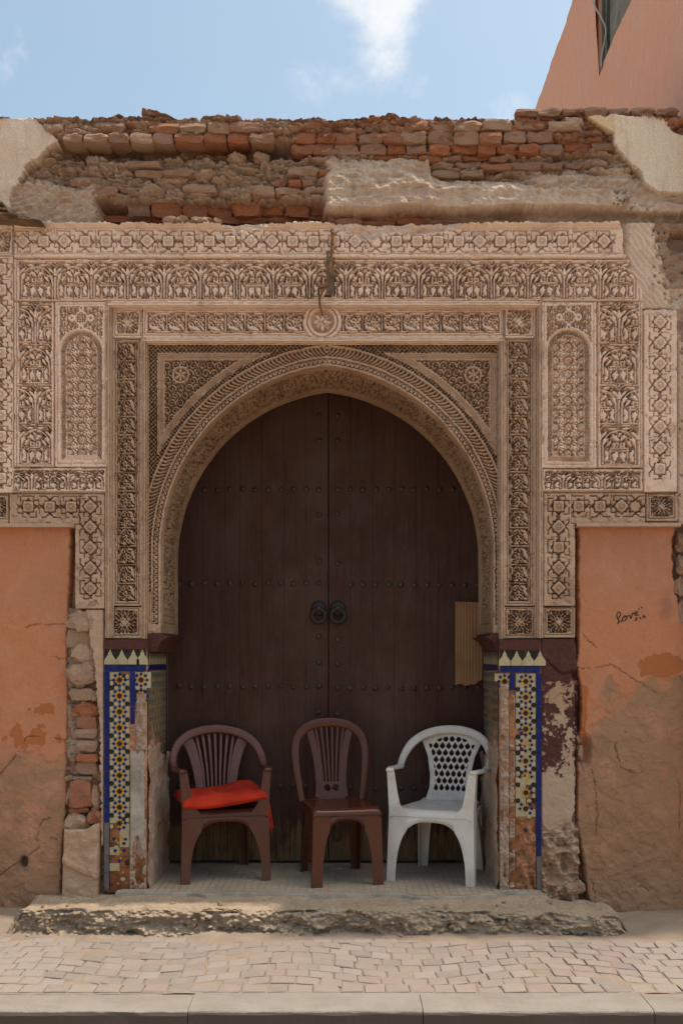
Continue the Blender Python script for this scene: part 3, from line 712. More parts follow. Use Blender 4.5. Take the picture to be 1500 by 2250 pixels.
def medal(GX, GY, h):
    a = GX - 708; b = GY - 706; r = np.hypot(a, b); t = np.arctan2(b, a)
    pet = r - (19 * np.abs(np.cos(4 * t)) ** .6 * .9 + 3); hh = np.where(r < 26, np.where((pet < 0) & (np.abs(np.sin(4 * t)) * r > 1.0), -.002, -.038), h)
    hh = np.where((r >= 26) & (r < 41), .006, hh); hh = np.where(np.abs(r - 33.5) < 1.3, -.018, hh); return np.where((r >= 41) & (r < 43.5), -.010, hh)
fh = h_floral((322, 684, 1098, 731))
panel('floral_band', 313, 676, 1106, 742, lambda X, Y: medal(X, Y, fh(X, Y)), YA, 'stucco', gate)
panel('interlace_panel', 248, 676, 312, 742, h_inter((256, 684, 304, 732)), YA, 'stucco', gate)
panel('interlace_panel', 1107, 676, 1176, 742, h_inter((1114, 680, 1167, 732)), YA, 'stucco', gate)
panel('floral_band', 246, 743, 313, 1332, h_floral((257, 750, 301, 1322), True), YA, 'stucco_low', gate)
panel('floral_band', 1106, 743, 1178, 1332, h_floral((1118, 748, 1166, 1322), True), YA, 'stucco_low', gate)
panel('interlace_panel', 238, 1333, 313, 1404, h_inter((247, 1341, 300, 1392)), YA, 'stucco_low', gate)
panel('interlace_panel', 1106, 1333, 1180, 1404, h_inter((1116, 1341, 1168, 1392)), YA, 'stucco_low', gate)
YP = .075
bar('frame_moulding', 313, 757, 1107, 741, YA - .008, YP, ax='x')
bar('frame_moulding', 327, 742, 311, 1404, YA - .008, YP, 'stucco_low', ax='y')
bar('frame_moulding', 1092, 742, 1108, 1404, YA - .008, YP, 'stucco_low', ax='y')

# ---- arch panel: pointed horseshoe, bands following the curve
ACX, ACY, AE, AR = 718.0, 1210.0, 44.4, 409.4
APEX = ACY - math.sqrt(AR * AR - AE * AE)
def archpts(n=120):
    a1 = math.acos(-AE / AR); A = [math.pi + (a1 - math.pi) * k / n for k in range(n + 1)]
    return [(ACX + AE + AR * math.cos(a), ACY - AR * math.sin(a)) for a in A]
LEFT = [(ACX + AE - AR, 1392 - 14 * k) for k in range(13)] + archpts()
CURVE = LEFT + [(2 * ACX - x, y) for x, y in LEFT[::-1][1:]]
def arch_sd(GX, GY):
    """distance outside the opening (positive in the wall) and position along the curve"""
    mx = np.where(GX < ACX, GX, 2 * ACX - GX)
    rr = np.hypot(mx - ACX - AE, GY - ACY); d = np.where(GY < ACY, rr - AR, (ACX + AE - AR) - mx)
    s = np.where(GY < ACY, np.arctan2(ACY - GY, ACX + AE - mx) * AR, -(GY - ACY)); return d, s
def h_arch(GX, GY):
    d, s = arch_sd(GX, GY)
    net = np.minimum(np.abs(((GX + GY) % 9.6) - 4.8), np.abs(((GX - GY) % 9.6) - 4.8))
    h = -.075 + .071 * ss(1.9, 0.9, net)                        # pierced diagonal net
    bx = boxd(GX, GY, 345, 774, 2 * ACX - 345, 1500)
    tri = np.minimum(bx, d - 57)
    h = np.where(tri > 0, -.002, h); h = np.where((tri > 2) & (tri < 3.6), -.010, h); h = np.where((tri > 5) & (tri < 13), -.012 - .010 * np.sin((tri - 5) / 8 * math.pi), h)
    sc_ = spandrel(np.abs(GX - ACX), GY); q = np.hypot(np.abs(GX - ACX) - 322, GY - 822)
    sp = -.060 + .056 * ss(.25, .7, sc_); sp = np.where(q < 19, np.where(np.abs(q - 17) < 2, -.004, np.where(q < 14, -.038 + .034 * (np.abs(np.sin(3 * np.arctan2(GY - 822, np.abs(GX - ACX) - 322))) * 14 > q), -.026)), sp)
    h = np.where(tri > 16, sp, h); h = np.where((tri >= 13) & (tri <= 16), -.002, h)
    h = np.where((d < 47) & (d >= 43), .004, h)
    fe = np.abs(((s + 3.2 * np.sin((d - 22) / 21 * 1.5) * 6 - d * .3) % 8.2) - 4.1)
    h = np.where((d < 43) & (d >= 22), -.004 - .042 * ss(1.3, 2.8, fe) + .008 * np.sin((d - 22) / 21 * np.pi), h)
    h = np.where((d < 22) & (d >= 18), .004, h)
    nn = np.minimum(np.abs(((s + d) % 10) - 5), np.abs(((s - d) % 10) - 5)); nn = np.minimum(nn, np.abs(np.hypot((s % 10) - 5, d - 11) - 3))
    h = np.where((d < 18) & (d >= 5), -.046 + .044 * ss(1.8, .9, nn), h)
    h = np.where(d < 5, .004 - .01 * ss(3, 0, d), h)
    r = np.hypot(GX - ACX, GY - 760); h = np.where(r < 5.5, np.where(r < 2.6, -.02, .006), h)
    low = GY > 1300                                              # plain fluted feet of the outer band
    fl_ = (d >= 18) & low; h = np.where(fl_, np.where(np.abs(((GX * 1.0) % 5) - 2.5) < .9, -.012, 0) , h); h = np.where(low & (GY > 1372), .002, h)
    return h
def k_arch(GX, GY):
    d, s = arch_sd((GX[:-1, :-1] + GX[1:, 1:]) / 2, (GY[:-1, :-1] + GY[1:, 1:]) / 2); return d > -0.5
def arch_panel():
    g = 1.35; x0, x1, y0, y1 = 324, 2 * ACX - 324, 754, 1396
    nx = int((x1 - x0) / g) + 1; ny = int((y1 - y0) / g) + 1
    GX, GY = np.meshgrid(np.linspace(x0, x1, nx), np.linspace(y0, y1, ny))
    h = weather(GX, GY, h_arch(*warp(GX, GY, 2.0)), .6, 3); d, s = arch_sd(GX, GY)
    # snap the innermost cells on to the curve so that the edge is clean
    mx = np.where(GX < ACX, GX, 2 * ACX - GX); sg = np.where(GX < ACX, 1, -1); nr = (d > -2.2) & (d < .9)
    ang = np.arctan2(ACY - GY, ACX + AE - mx); cx = np.where(GY < ACY, ACX + AE - AR * np.cos(ang), ACX + AE - AR); cy = np.where(GY < ACY, ACY - AR * np.sin(ang), GY)
    cx = np.where(GX < ACX, cx, 2 * ACX - cx); far = np.abs(mx - ACX) < 3
    PX_ = np.where(nr & ~far, cx, GX); PY_ = np.where(nr & ~far, cy, GY)
    V = np.stack([WX(PX_, YP), YP - h, WZ(PY_, YP)], -1)
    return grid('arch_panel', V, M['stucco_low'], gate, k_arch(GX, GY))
arch_panel()
# ---- the deep carved soffit of the arch
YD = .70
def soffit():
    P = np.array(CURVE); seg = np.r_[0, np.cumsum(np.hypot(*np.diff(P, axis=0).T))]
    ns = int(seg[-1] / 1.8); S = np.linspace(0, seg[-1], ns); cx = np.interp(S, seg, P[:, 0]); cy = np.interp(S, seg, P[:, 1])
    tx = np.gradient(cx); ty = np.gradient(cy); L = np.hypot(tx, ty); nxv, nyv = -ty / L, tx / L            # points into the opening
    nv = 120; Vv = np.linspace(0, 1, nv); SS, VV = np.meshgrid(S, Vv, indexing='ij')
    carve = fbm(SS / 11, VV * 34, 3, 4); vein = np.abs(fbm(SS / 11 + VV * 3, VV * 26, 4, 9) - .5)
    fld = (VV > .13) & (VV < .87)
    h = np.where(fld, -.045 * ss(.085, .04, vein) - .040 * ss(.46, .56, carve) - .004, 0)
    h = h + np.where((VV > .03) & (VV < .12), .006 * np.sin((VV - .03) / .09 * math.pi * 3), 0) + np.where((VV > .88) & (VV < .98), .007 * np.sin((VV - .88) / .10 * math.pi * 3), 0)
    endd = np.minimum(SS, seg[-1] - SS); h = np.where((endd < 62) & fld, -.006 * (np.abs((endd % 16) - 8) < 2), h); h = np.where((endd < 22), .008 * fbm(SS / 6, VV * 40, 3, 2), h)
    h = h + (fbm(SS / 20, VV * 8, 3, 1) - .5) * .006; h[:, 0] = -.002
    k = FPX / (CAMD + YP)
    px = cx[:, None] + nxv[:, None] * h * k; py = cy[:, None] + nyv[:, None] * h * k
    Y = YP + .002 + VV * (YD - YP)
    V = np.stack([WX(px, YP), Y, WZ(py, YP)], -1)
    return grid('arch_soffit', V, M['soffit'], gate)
soffit()
# corbels under the feet of the arch
for s in (-1, 1):
    q = lambda x: x if s < 0 else 2 * ACX - x
    pr = [(322, 1432), (322, 1392), (354, 1391), (392, 1391), (392, 1396), (372, 1399), (356, 1408), (348, 1420), (346, 1432)]
    if s > 0: pr = [(x - 6 if x < 330 else x, y) for x, y in pr]
    pr = [(WX(q(x), YP), WZ(y, YP)) for x, y in pr]
    pr[3] = (pr[2][0] + (.012 if s < 0 else -.012), pr[3][1]); pr[4] = (pr[3][0], pr[4][1])
    V, F = prism_xz(pr, YP - .01, YD - .01); mk('corbel', V, F, M['maroon'], gate)
# wall mass behind the carving
B = [boxm(WX(-700), .13, 0, WX(322) - .005, YD + .30, WZ(750)), boxm(WX(1100) + .005, .13, 0, WX(1530), YD + .30, WZ(750)),
     boxm(WX(-700), .135, WZ(750), WX(1530), YD + .30, WZ(505)), boxm(WX(-700), .34, WZ(505), WX(1530), YD + .30, WZ(300)), boxm(WX(322), YD + .18, 0, WX(1100), YD + .30, WZ(750)),
     boxm(WX(322) - .004, .2, WZ(1120), WX(353) - .06, YD + .1, WZ(752)), boxm(WX(1083) + .07, .2, WZ(1120), WX(1100) + .004, YD + .1, WZ(752))]
V, F = merge(*B); mk('masonry_core', V, F, M['rubble'], gate)
# lower jambs of the doorway (side faces)
# old wooden batten let into the frieze and the knocked plaster round it
V, F = boxm(*[0] * 6)
V, F = merge(boxm(WX(717), -.004, WZ(648), WX(734), .02, WZ(552))); mk('wooden_batten', V, F, M['old_wood'], gate)
# ------------------------------------------------------------------ ruined brick wall above the carving
YC = .10                                           # its mean face, set back behind the carved frieze
crown = empty('ruined_brick_wall', (WX(750), .4, WZ(490)), 'crumbling brick and mud wall top with loose courses above the carved frieze', 'wall')
SLAB_TOP = [(700, 372), (712, 352), (760, 352), (940, 350), (948, 392), (985, 400), (1060, 398), (1160, 408), (1175, 420), (1330, 425), (1500, 452), (2300, 455)]
PL_L = [(-700, 262), (75, 268), (98, 282), (118, 305), (135, 318), (112, 332), (95, 352), (62, 372), (52, 400), (30, 440), (25, 470), (-700, 470)]
PL_R = [(1285, 268), (1310, 262), (1360, 262), (1410, 268), (1450, 275), (1470, 300), (1500, 310), (2300, 300), (2300, 440), (1440, 432), (1410, 412), (1400, 385), (1370, 360), (1345, 330), (1340, 300), (1320, 290)]
def crown_field(GX, GY):
    wob = (fbm(GX / 60, GY / 60, 3, 2) - .5) * 16
    per = 21.0; row = (GY + wob - 262) / per; fr = row - np.floor(row); ri = np.floor(row)
    brk = np.abs(((GX + (ri % 2) * 27 + 9 * vn(ri, GX / 90, 2)) % 56) - 28)
    joint = np.maximum(ss(.30, .5, np.abs(fr - .5)), .8 * ss(25, 28, brk)) 
    big = fbm(GX / 70, GY / 40, 4, 6); fine = fbm(GX / 9, GY / 7, 4, 11); lay = ridged(GX / 46, GY / 9, 4, 3)
    h = (big - .5) * .09 + (fine - .5) * .045 + (lay - .6) * .05 - .020 * joint * (.4 + big)
    c1, c2, ci = cells((GX + wob) / 58, (GY + wob * 1.3) / 11.5, 5); k1, k2, ki = cells((GX + wob) / 24, GY / 6.5, 12)
    h = h + .055 * (ci - .5) - .030 * ss(.16, .02, c2 - c1) + .014 * (ki - .5) - .007 * ss(.18, .03, k2 - k1)   # broken flakes in ragged layers
    h = h + .045 * ss(318, 308, GY + wob * .4)                                     # projecting top courses
    h = h - .15 * ss(310, 320, GY + (fine - .5) * 12) * ss(352, 336, GY + (fine - .5) * 12) * ss(110, 160, GX) * ss(720, 640, GX) * (.45 + .8 * fbm(GX / 40, GY / 40, 2, 41))   # eroded hollow below them
    nich = ss(436, 446, GY + (fine - .5) * 14) * ss(205, 225, GX + (fine - .5) * 20) * ss(728, 716, GX); h = h - .13 * nich
    # scored render left of the niche and right below the plaster
    sc1 = ss(400, 425, GY + (big - .5) * 40) * ss(226, 200, GX + (fine - .5) * 30); sc2 = ss(352, 385, GY + (big - .5) * 40 - (GX - 1100) * .06) * ss(1120, 1190, GX)
    scr = np.maximum(sc1, sc2); comb = np.abs((((GX * .5 + GY) + 26 * fbm(GX / 50, GY / 50, 2, 8)) / 7.5) % 2 - 1)
    h = h * (1 - .8 * scr) + scr * (.02 + .012 * ss(.2, .9, comb) * fbm(GX / 30, GY / 30, 2, 5) * 2 + (fine - .5) * .012)
    # rough projecting lintel on the right
    st = interp(GX, SLAB_TOP) + (fine - .5) * 14; lower = 470 + (vn(GX / 60, 0, 4) - .5) * 8 + (fine - .5) * 4
    sl = ss(st - 2, st + 6, GY) * ss(lower + 1.5, lower - 1.5, GY) * ss(706, 720, GX + (fine - .5) * 8)
    rag = ridged(GX / 30, GY / 14, 5, 7)
    prof = .030 + .065 * ss(st, 430, GY); prof = prof + np.where(GY > 428, .006 * (1 - ss(428, 440, GY)), 0) + .060 * (rag - .6) * ss(480, 425, GY) + .010 * (fine - .5)
    h = np.where(sl > 0, h * (1 - sl) + sl * prof, h)
    led = sl * ss(448, 452, GY + (fine - .5) * 8) * ss(.42, .55, vn(GX / 70, 1.0, 3) + (fine - .5) * .3); h = h + led * (.016 + .02 * (fine - .5))
    under = ss(lower - 1, lower + 2, GY) * ss(712, 720, GX); h = h * (1 - under) + under * (-.03 + (fine - .5) * .05 + (lay - .6) * .05)
    # remains of smooth plaster
    e = (fine - .5) * 10
    pl = inpoly(GX + e, GY + e, PL_L); pr = inpoly(GX + e, GY + e * .8, PL_R)
    h = np.where(pl, .055 + (big - .5) * .016 + (fbm(GX / 25, GY / 60, 3, 1) - .5) * .004, h); h = np.where(pr, .062 + (big - .5) * .012 + (fine - .5) * .003, h)
    red = .75 * ss(345, 325, GY) * ss(600, 760, GX) + .22 * ss(335, 300, GY) + .9 * nich + .8 * under * ss(1050, 900, GX) + .5 * ss(.55, .7, fbm(GX / 25, GY / 12, 3, 14)) * ss(355, 345, GY)
    red = red * (1 - sl) * (1 - scr)
    at = np.stack([np.clip(red, 0, 1), np.clip(np.maximum(np.maximum(pl * 1.0, scr * .45), sl * .55), 0, 1), pr * 1.0, np.ones_like(h)], -1)
    return h, at
def crown_mesh(x0, x1, g, name):
    y0, y1 = 262, 500
    GX, GY = np.meshgrid(np.linspace(x0, x1, int((x1 - x0) / g) + 1), np.linspace(y0, y1, int((y1 - y0) / 2.2) + 1))
    h, at = crown_field(GX, GY)
    e = 270 + (fbm(GX[0] / 22, GX[0] * 0, 4, 3) - .5) * 22 - 6 * ss(1100, 1250, GX[0]); e = np.minimum(e, 276)
    Yp = np.maximum(GY, e[None, :])                     # ragged top edge
    V = np.stack([WX(GX, YC), YC - h, WZ(Yp, YC)], -1)
    # carry the top over to the back with a rough upper face
    rows = []
    for k in range(1, 9):
        t = k / 8; r = V[0].copy(); r[:, 1] = V[0][:, 1] + t * .75; r[:, 2] = V[0][:, 2] + (fbm(GX[0] / 12, GX[0] * 0 + k * 1.7, 3, 5) - .5) * .05 * min(1, 2 * t) - .01; rows.append(r)
    V = np.concatenate([np.array(rows[::-1]), V]); at = np.concatenate([np.repeat(at[:1], 8, 0), at])
    return grid(name, V, M['rubble'], crown, None, True, at)
crown_mesh(-60, 1560, 2.4, 'rubble_core')
# ---- bricks and stones
def rock(seed, nx=4, ny=3, nz=3, jag=.10, rnd=.75):
    r = random.Random(seed); V = []; F = []; idx = {}
    def vid(i, j, k):
        key = (i, j, k)
        if key not in idx:
            p = [2 * i / nx - 1, 2 * j / ny - 1, 2 * k / nz - 1]; ln = max(abs(c) for c in p); 
            q = [c * (1 - (1 - rnd) * sum((abs(p[m]) ** 4) for m in range(3) if m != a) / 2) for a, c in enumerate(p)]
            w = [(vn(p[(a + 1) % 3] * 1.3 + 5, p[(a + 2) % 3] * 1.3 + p[a] + 9, seed % 97 + a) - .5) * jag * 3.2 for a in range(3)]
            V.append([float(c / 2 + (r.random() - .5) * jag * .7 + u) for c, u in zip(q, w)]); idx[key] = len(V) - 1
        return idx[key]
    for i in range(nx):
        for j in range(ny):
            F.append((vid(i, j, 0), vid(i, j + 1, 0), vid(i + 1, j + 1, 0), vid(i + 1, j, 0))); F.append((vid(i, j, nz), vid(i + 1, j, nz), vid(i + 1, j + 1, nz), vid(i, j + 1, nz)))
    for i in range(nx):
        for k in range(nz):
            F.append((vid(i, 0, k), vid(i + 1, 0, k), vid(i + 1, 0, k + 1), vid(i, 0, k + 1))); F.append((vid(i, ny, k), vid(i, ny, k + 1), vid(i + 1, ny, k + 1), vid(i + 1, ny, k)))
    for j in range(ny):
        for k in range(nz):
            F.append((vid(0, j, k), vid(0, j, k + 1), vid(0, j + 1, k + 1), vid(0, j + 1, k))); F.append((vid(nx, j, k), vid(nx, j + 1, k), vid(nx, j + 1, k + 1), vid(nx, j, k + 1)))
    return V, F
ROCK = {}
def rockmesh(kind, mat, n=6):
    key = (kind, mat)
    if key not in ROCK:
        L = []
        for s in range(n):
            V, F = rock(s * 13 + len(kind), *((7, 4, 4, .05, .86) if kind == 'brick' else (6, 4, 5, .10, .60)))
            me = bpy.data.meshes.new(kind); me.from_pydata(V, [], F); me.update(); me.materials.append(M[mat])
            if kind != 'brick': pass
            L.append(me)
        ROCK[key] = L
    return R.choice(ROCK[key])
def put_rock(kind, mat, px, py, w, h, y, dep, parent, rot=0.0, name=None):
    """a brick or stone whose front face is at depth y; px,py,w,h in photo pixels"""
    o = link(name or kind, rockmesh(kind, mat), None, parent); k = (CAMD + y) / FPX
    o.location = (WX(px, y), y + dep / 2, WZ(py, y)); o.scale = (w * k * 1.06, dep, h * k * 1.06); o.rotation_euler = (R.uniform(-.06, .06), rot + R.uniform(-.02, .02), R.uniform(-.08, .08)); return o
def course(x0, x1, yc, hh, wmin, wmax, y, mats, gap=2.5, skip=0.0, yj=2.0, slope=0.0):
    x = x0
    while x < x1:
        w = R.uniform(wmin, wmax)
        if R.random() > skip:
            put_rock('brick', R.choice(mats), x + w / 2, yc + slope * (x - x0) + R.uniform(-yj, yj) * .5, w, hh + R.uniform(-yj, yj), y + R.uniform(-.022, .028), R.uniform(.13, .2), crown)
        x += w + gap
bm_, br_, bd_ = 'brick', 'brick_red', 'brick_mud'
course(95, 650, 277, 21, 45, 72, .022, [bd_, bd_, bd_, bm_], skip=.3)
course(140, 690, 300, 20, 40, 62, .012, [bd_, bd_, bm_, bd_, bm_, br_], skip=.15)
course(690, 880, 277, 20, 30, 55, .07, [bd_, bm_], skip=.35)
course(890, 1235, 272, 23, 50, 78, .025, [bm_, bd_, bm_])
course(650, 885, 300, 22, 38, 55, .04, [bm_, br_, bd_])
course(885, 1200, 299, 26, 46, 60, .02, [br_, bm_, bm_])
course(640, 1190, 325, 22, 40, 66, .05, [bm_, bm_, br_], skip=.08)
course(820, 1150, 346, 13, 35, 58, .07, [br_, bm_], skip=.1)
course(950, 1260, 362, 15, 40, 70, .07, [bd_, bm_], skip=.25); course(950, 1200, 380, 14, 45, 70, .075, [bd_], skip=.3)
course(1285, 1490, 243, 19, 44, 52, .05, [bm_, bm_, bd_], gap=4); course(1135, 1285, 245, 17, 44, 54, .06, [bd_, bm_], gap=2)
course(1240, 1340, 320, 20, 40, 60, .07, [bm_, br_], skip=.2); course(1300, 1360, 300, 16, 30, 40, .07, [bm_])
course(1460, 1560, 262, 20, 40, 55, .05, [bm_]); course(1240, 1330, 264, 18, 40, 60, .06, [bd_])
for yc in (357, 376, 396, 415): course(130 + R.uniform(0, 30), 640, yc, 17, 45, 85, .075, [bd_], skip=.72, yj=5)
course(222, 715, 457, 32, 48, 66, .165, [br_, bm_, br_], skip=.05); course(222, 715, 481, 14, 40, 70, .18, [br_], skip=.1)
course(640, 710, 375, 16, 22, 34, .06, [br_, bm_], skip=.1); course(600, 705, 400, 17, 24, 40, .07, [bd_, br_], skip=.2)
course(735, 1010, 487, 11, 40, 80, .09, [bd_, br_, bm_], skip=.05); course(740, 1000, 500, 13, 40, 70, .10, [br_, bm_], skip=.1)
for px, py, w, h in ((518, 342, 34, 20), (572, 340, 34, 20)): put_rock('stone', 'brick_mud', px, py, w, h, .06, .1, crown)
for px, py, w, h in ((330, 245, 34, 12), (320, 257, 46, 12), (255, 254, 34, 12), (280, 258, 30, 12), (228, 258, 26, 10), (352, 258, 44, 9), (700, 266, 34, 20), (735, 272, 40, 16), (775, 268, 26, 12), (830, 272, 26, 14), (868, 268, 34, 16), (850, 276, 40, 12), (150, 262, 40, 8), (505, 262, 60, 8)):
    put_rock('stone', R.choice((bd_, bm_)), px, py, w, h, .06, R.uniform(.1, .2), crown)
for px, py, w, h, r in ((318, 240, 20, 14, .8), (352, 250, 56, 10, .25)):
    tag(put_rock('stone', bm_, px, py, w, h, .1, .12, None, r, 'loose_brick_shard'), 'flat shard of broken brick %s on the wall top' % ('standing tilted' if r > .5 else 'lying aslant beside the upright shard'), 'brick shard')
lab = ['small angular stone at the end of the rubble row on the carved ledge', 'middle rounded stone between two others on the carved ledge', 'largest flat pale stone resting on the carved ledge', 'small stone chip beside the largest stone on the ledge']
for (px, py, w, h), l in zip(((372, 481, 30, 18), (400, 480, 26, 17), (440, 482, 50, 17), (476, 484, 18, 11)), lab):
    tag(put_rock('stone', 'stone', px, py - 2, w, h, -.01, .08, None, 0, 'loose_stone'), l, 'stone')

# ---- old wooden eave sticking in from the left
eave = empty('broken_wooden_eave', (WX(-60), .0, WZ(470)), 'splintered dark wooden eave boards under the mud wall beside the star frieze', 'eave')
for k, (xa, ya, xb, yb, t, yy) in enumerate(((-200, 468, 95, 490, 5, -.05), (-200, 478, 88, 493, 4, -.03), (-200, 455, 45, 480, 9, -.07), (-200, 440, 22, 468, 8, -.06), (-200, 484, 60, 494, 4, .0), (-200, 470, 70, 484, 4, -.02), (-200, 420, 12, 452, 9, -.05))):
    P = []
    for i in range(8):
        t_ = i / 7; P.append(Vector(PT(xa + (xb - xa) * t_, ya + (yb - ya) * t_ + math.sin(i * 2.1 + k) * 1.2, yy)))
    V, F = sweep(P, rrect(t * .0026, .16, .002, 1), (0, 0, 1), lambda u: (1 - .5 * u, 1 - .35 * u * u)); mk('board', V, F, M['old_wood'], eave)

# ------------------------------------------------------------------ right edge: knocked-off plaster beside the frieze
def h_right(GX, GY):
    fine = fbm(GX / 9, GY / 9, 4, 21); comb = np.abs((((GX * 1.0 - GY * .9) + 20 * fbm(GX / 40, GY / 40, 2, 8)) / 8) % 2 - 1)
    white = ss(1365, 1385, GX + (fine - .5) * 12) * ss(1440 + (GY - 480) * .25, 1420 + (GY - 480) * .25, GX + (fine - .5) * 40)
    h = white * (.014 * comb * fine * 2 - .012) + (1 - white) * (-.05 + .06 * (ridged(GX / 30, GY / 14, 4, 5) - .5))
    pock = ss(.13, .08, cells(GX / 24, GY / 24, 5)[0]) * ss(1425, 1440, GX); h = h - .03 * pock
    hole = ss(30, 22, np.hypot((GX - 1500) * 1.0, (GY - 525) * 1.3)); h = h - .12 * hole
    return h
def at_right(GX, GY):
    fine = fbm(GX / 9, GY / 9, 4, 21); w = ss(1365, 1385, GX) * ss(1445 + (GY - 480) * .25, 1425 + (GY - 480) * .25, GX + (fine - .5) * 40)
    w = np.maximum(w, ((GX > 1450) & (GY > 628) & (GY < 700)) * 1.0 * ss(1450, 1462, GX + (fine - .5) * 12)); z = np.zeros_like(GX); return np.stack([z, w, z, z + 1], -1)
panel('knocked_plaster', 1335, 486, 1600, 676, h_right, .014, 'rubble', gate, 1.8, .4, .03, None, at_right)
panel('knocked_plaster', 1489, 676, 1600, 1150, h_right, .03, 'rubble', gate, 2.5, .4, .03, None, at_right)

# ------------------------------------------------------------------ orange plaster walls either side
def crackset(GX, GY, cracks):
    d = np.full(GX.shape, 99.0); j = (fbm(GX / 7, GY / 7, 3, 17) - .5) * 7
    for c in cracks: d = np.minimum(d, polyd(GX + j, GY - j, c))
    return d
CR_L = [[(-60, 1745), (0, 1702), (28, 1670), (42, 1650), (58, 1622), (62, 1618), (150, 1626)], [(0, 1392), (80, 1372), (150, 1372)], [(90, 1440), (150, 1450)], [(82, 1850), (88, 1815), (98, 1800), (130, 1795)], [(84, 1846), (110, 1840), (128, 1845)], [(0, 1925), (40, 1895), (60, 1885), (95, 1855)], [(135, 1740), (115, 1755), (95, 1765)], [(0, 2010), (20, 2022), (50, 2010)]]
CR_R = [[(1268, 1468), (1300, 1470), (1340, 1460), (1370, 1478), (1390, 1490), (1425, 1512), (1470, 1545), (1520, 1545)], [(1268, 1380), (1290, 1405), (1310, 1425)], [(1306, 1840), (1310, 1790), (1308, 1740), (1300, 1690)], [(1283, 1920), (1300, 1940), (1304, 1970)], [(1355, 1965), (1380, 1948), (1408, 1945), (1420, 1955)], [(1380, 1690), (1400, 1700), (1430, 1695)], [(1480, 1690), (1495, 1740), (1490, 1850)], [(1375, 1610), (1350, 1640), (1366, 1690), (1390, 1700)]]
def wall_mesh(name, x0, x1, y0, y1, yb, mode, parent, g=1.8):
    GX, GY = np.meshgrid(np.linspace(x0, x1, int((x1 - x0) / g) + 1), np.linspace(y0, y1, int((y1 - y0) / g) + 1))
    big = fbm(GX / 130, GY / 130, 3, 31); fine = fbm(GX / 14, GY / 14, 4, 33); mid = fbm(GX / 45, GY / 45, 4, 37)
    if mode == 'L':
        d = crackset(GX, GY, CR_L); worn = .62 * ss(1560, 1700, GY + (mid - .5) * 190) + .1 * ss(1750, 1850, GY)
        fresh = ss(1660, 1625, GY + (fine - .5) * 60) * ss(1575, 1600, GY + (mid - .5) * 190 - ss(120, 150, GX) * 50) * ss(.40, .55, mid + .25 * ss(110, 150, GX)); worn = worn * (1 - fresh * .8); grime = .55 * ss(24, 4, np.hypot(GX - 56, (GY - 1894) * .8))
        hole = ss(11, 5, np.hypot(GX - 56 + (fine - .5) * 8, (GY - 1892) * .75))
        right = interp(GY, [(1150, 160), (1380, 152), (1450, 148), (1500, 152), (1640, 147), (1760, 150), (1900, 140), (2040, 138)]) + (fine - .5) * 7; edge = ss(right, right - 5, GX)
        shp = None
    else:
        d = crackset(GX, GY, CR_R); worn = ss(-60, 60, GY - interp(GX, [(1262, 1690), (1300, 1570), (1335, 1500), (1400, 1495), (1450, 1500), (1500, 1490)]) + (mid - .5) * 150) * (.70 + .35 * (big - .4))
        fresh = (ss(44, 38, np.hypot((GX - 1455) * 1.0, (GY - 1468) * 1.5) + (mid - .5) * 80 + (fine - .5) * 20) + ss(1296, 1284, GX + (fine - .5) * 14) * ss(1490, 1520, GY) * ss(1700, 1640, GY)); hole = ss(26, 8, np.hypot((GX - 1282) * 1.3, (GY - 1650) * .55) + (mid - .5) * 30)
        grime = .5 * ss(34, 6, np.hypot((GX - 1462) * 1.4, (GY - 1330) * .8) + (fine - .5) * 20) + .35 * ss(34, 24, np.hypot(GX - 1312, GY - 1640))
        left = interp(GY, [(1150, 1268), (1420, 1268), (1460, 1262), (1500, 1272), (1560, 1274), (1630, 1268), (1700, 1266), (1800, 1264), (1960, 1285), (2040, 1300)]) + (fine - .5) * 6; edge = ss(left, left + 5, GX)
        rr = interp(GY, [(1150, 1482), (1230, 1478), (1300, 1486), (1360, 1500), (1400, 1530), (1450, 1530), (1500, 1545), (2040, 1560)]) + (fine - .5) * 12; edge = edge * ss(rr + 4, rr - 4, GX)
    h = (big - .5) * .030 + (mid - .5) * .010 + (fine - .5) * .005
    h = h - .006 * ss(.42, .62, worn + (fine - .5) * .6) + ss(.4, .8, worn) * ((fbm(GX / 20, GY / 20, 5, 3) - .5) * .013 - .003 * ss(.50, .53, fbm(GX / 38, GY / 38, 4, 61)) - .004 * ss(.56, .59, fbm(GX / 22, GY / 22, 4, 67)))
    h = h - .014 * ss(1.2, .2, d) * ss(.30, .5, fbm(GX / 30, GY / 30, 2, 44))  - .05 * np.clip(hole, 0, 1)
    bulge = ss(1560, 2030, GY) * .045; h = h + bulge
    h = h - .10 * (1 - edge)
    V = np.stack([WX(GX, yb), yb - h, WZ(GY, yb)], -1)
    at = np.stack([np.clip(worn, 0, 1), np.clip(fresh, 0, 1), ss(2, .5, d), np.clip(grime + .9 * np.clip(hole, 0, 1) * (mode == 'L'), 0, 1)], -1)  # last channel also darkens the inside of the left hole
    return grid(name, V, M['plaster'], parent, None, True, at)
wl = wall_mesh('plaster_wall', -320, 168, 1146, 2060, .05, 'L', None); tag(wl, 'peeling orange plastered wall with diagonal cracks beside the exposed brick pier', 'wall')
wr = wall_mesh('plaster_wall', 1258, 1640, 1140, 2060, .045, 'R', None); tag(wr, 'orange plastered wall with black love graffiti, worn to brown render below', 'wall')
# lintel ledge over the recessed plaster
V, F = merge(boxm(WX(-300), -.012, WZ(1158), WX(163), .12, WZ(1150.5))); mk('ledge', V, F, M['stucco_low'], gate)
V, F = merge(boxm(WX(1266), -.012, WZ(1157), WX(1495), .12, WZ(1149))); mk('ledge', V, F, M['stucco_low'], gate)
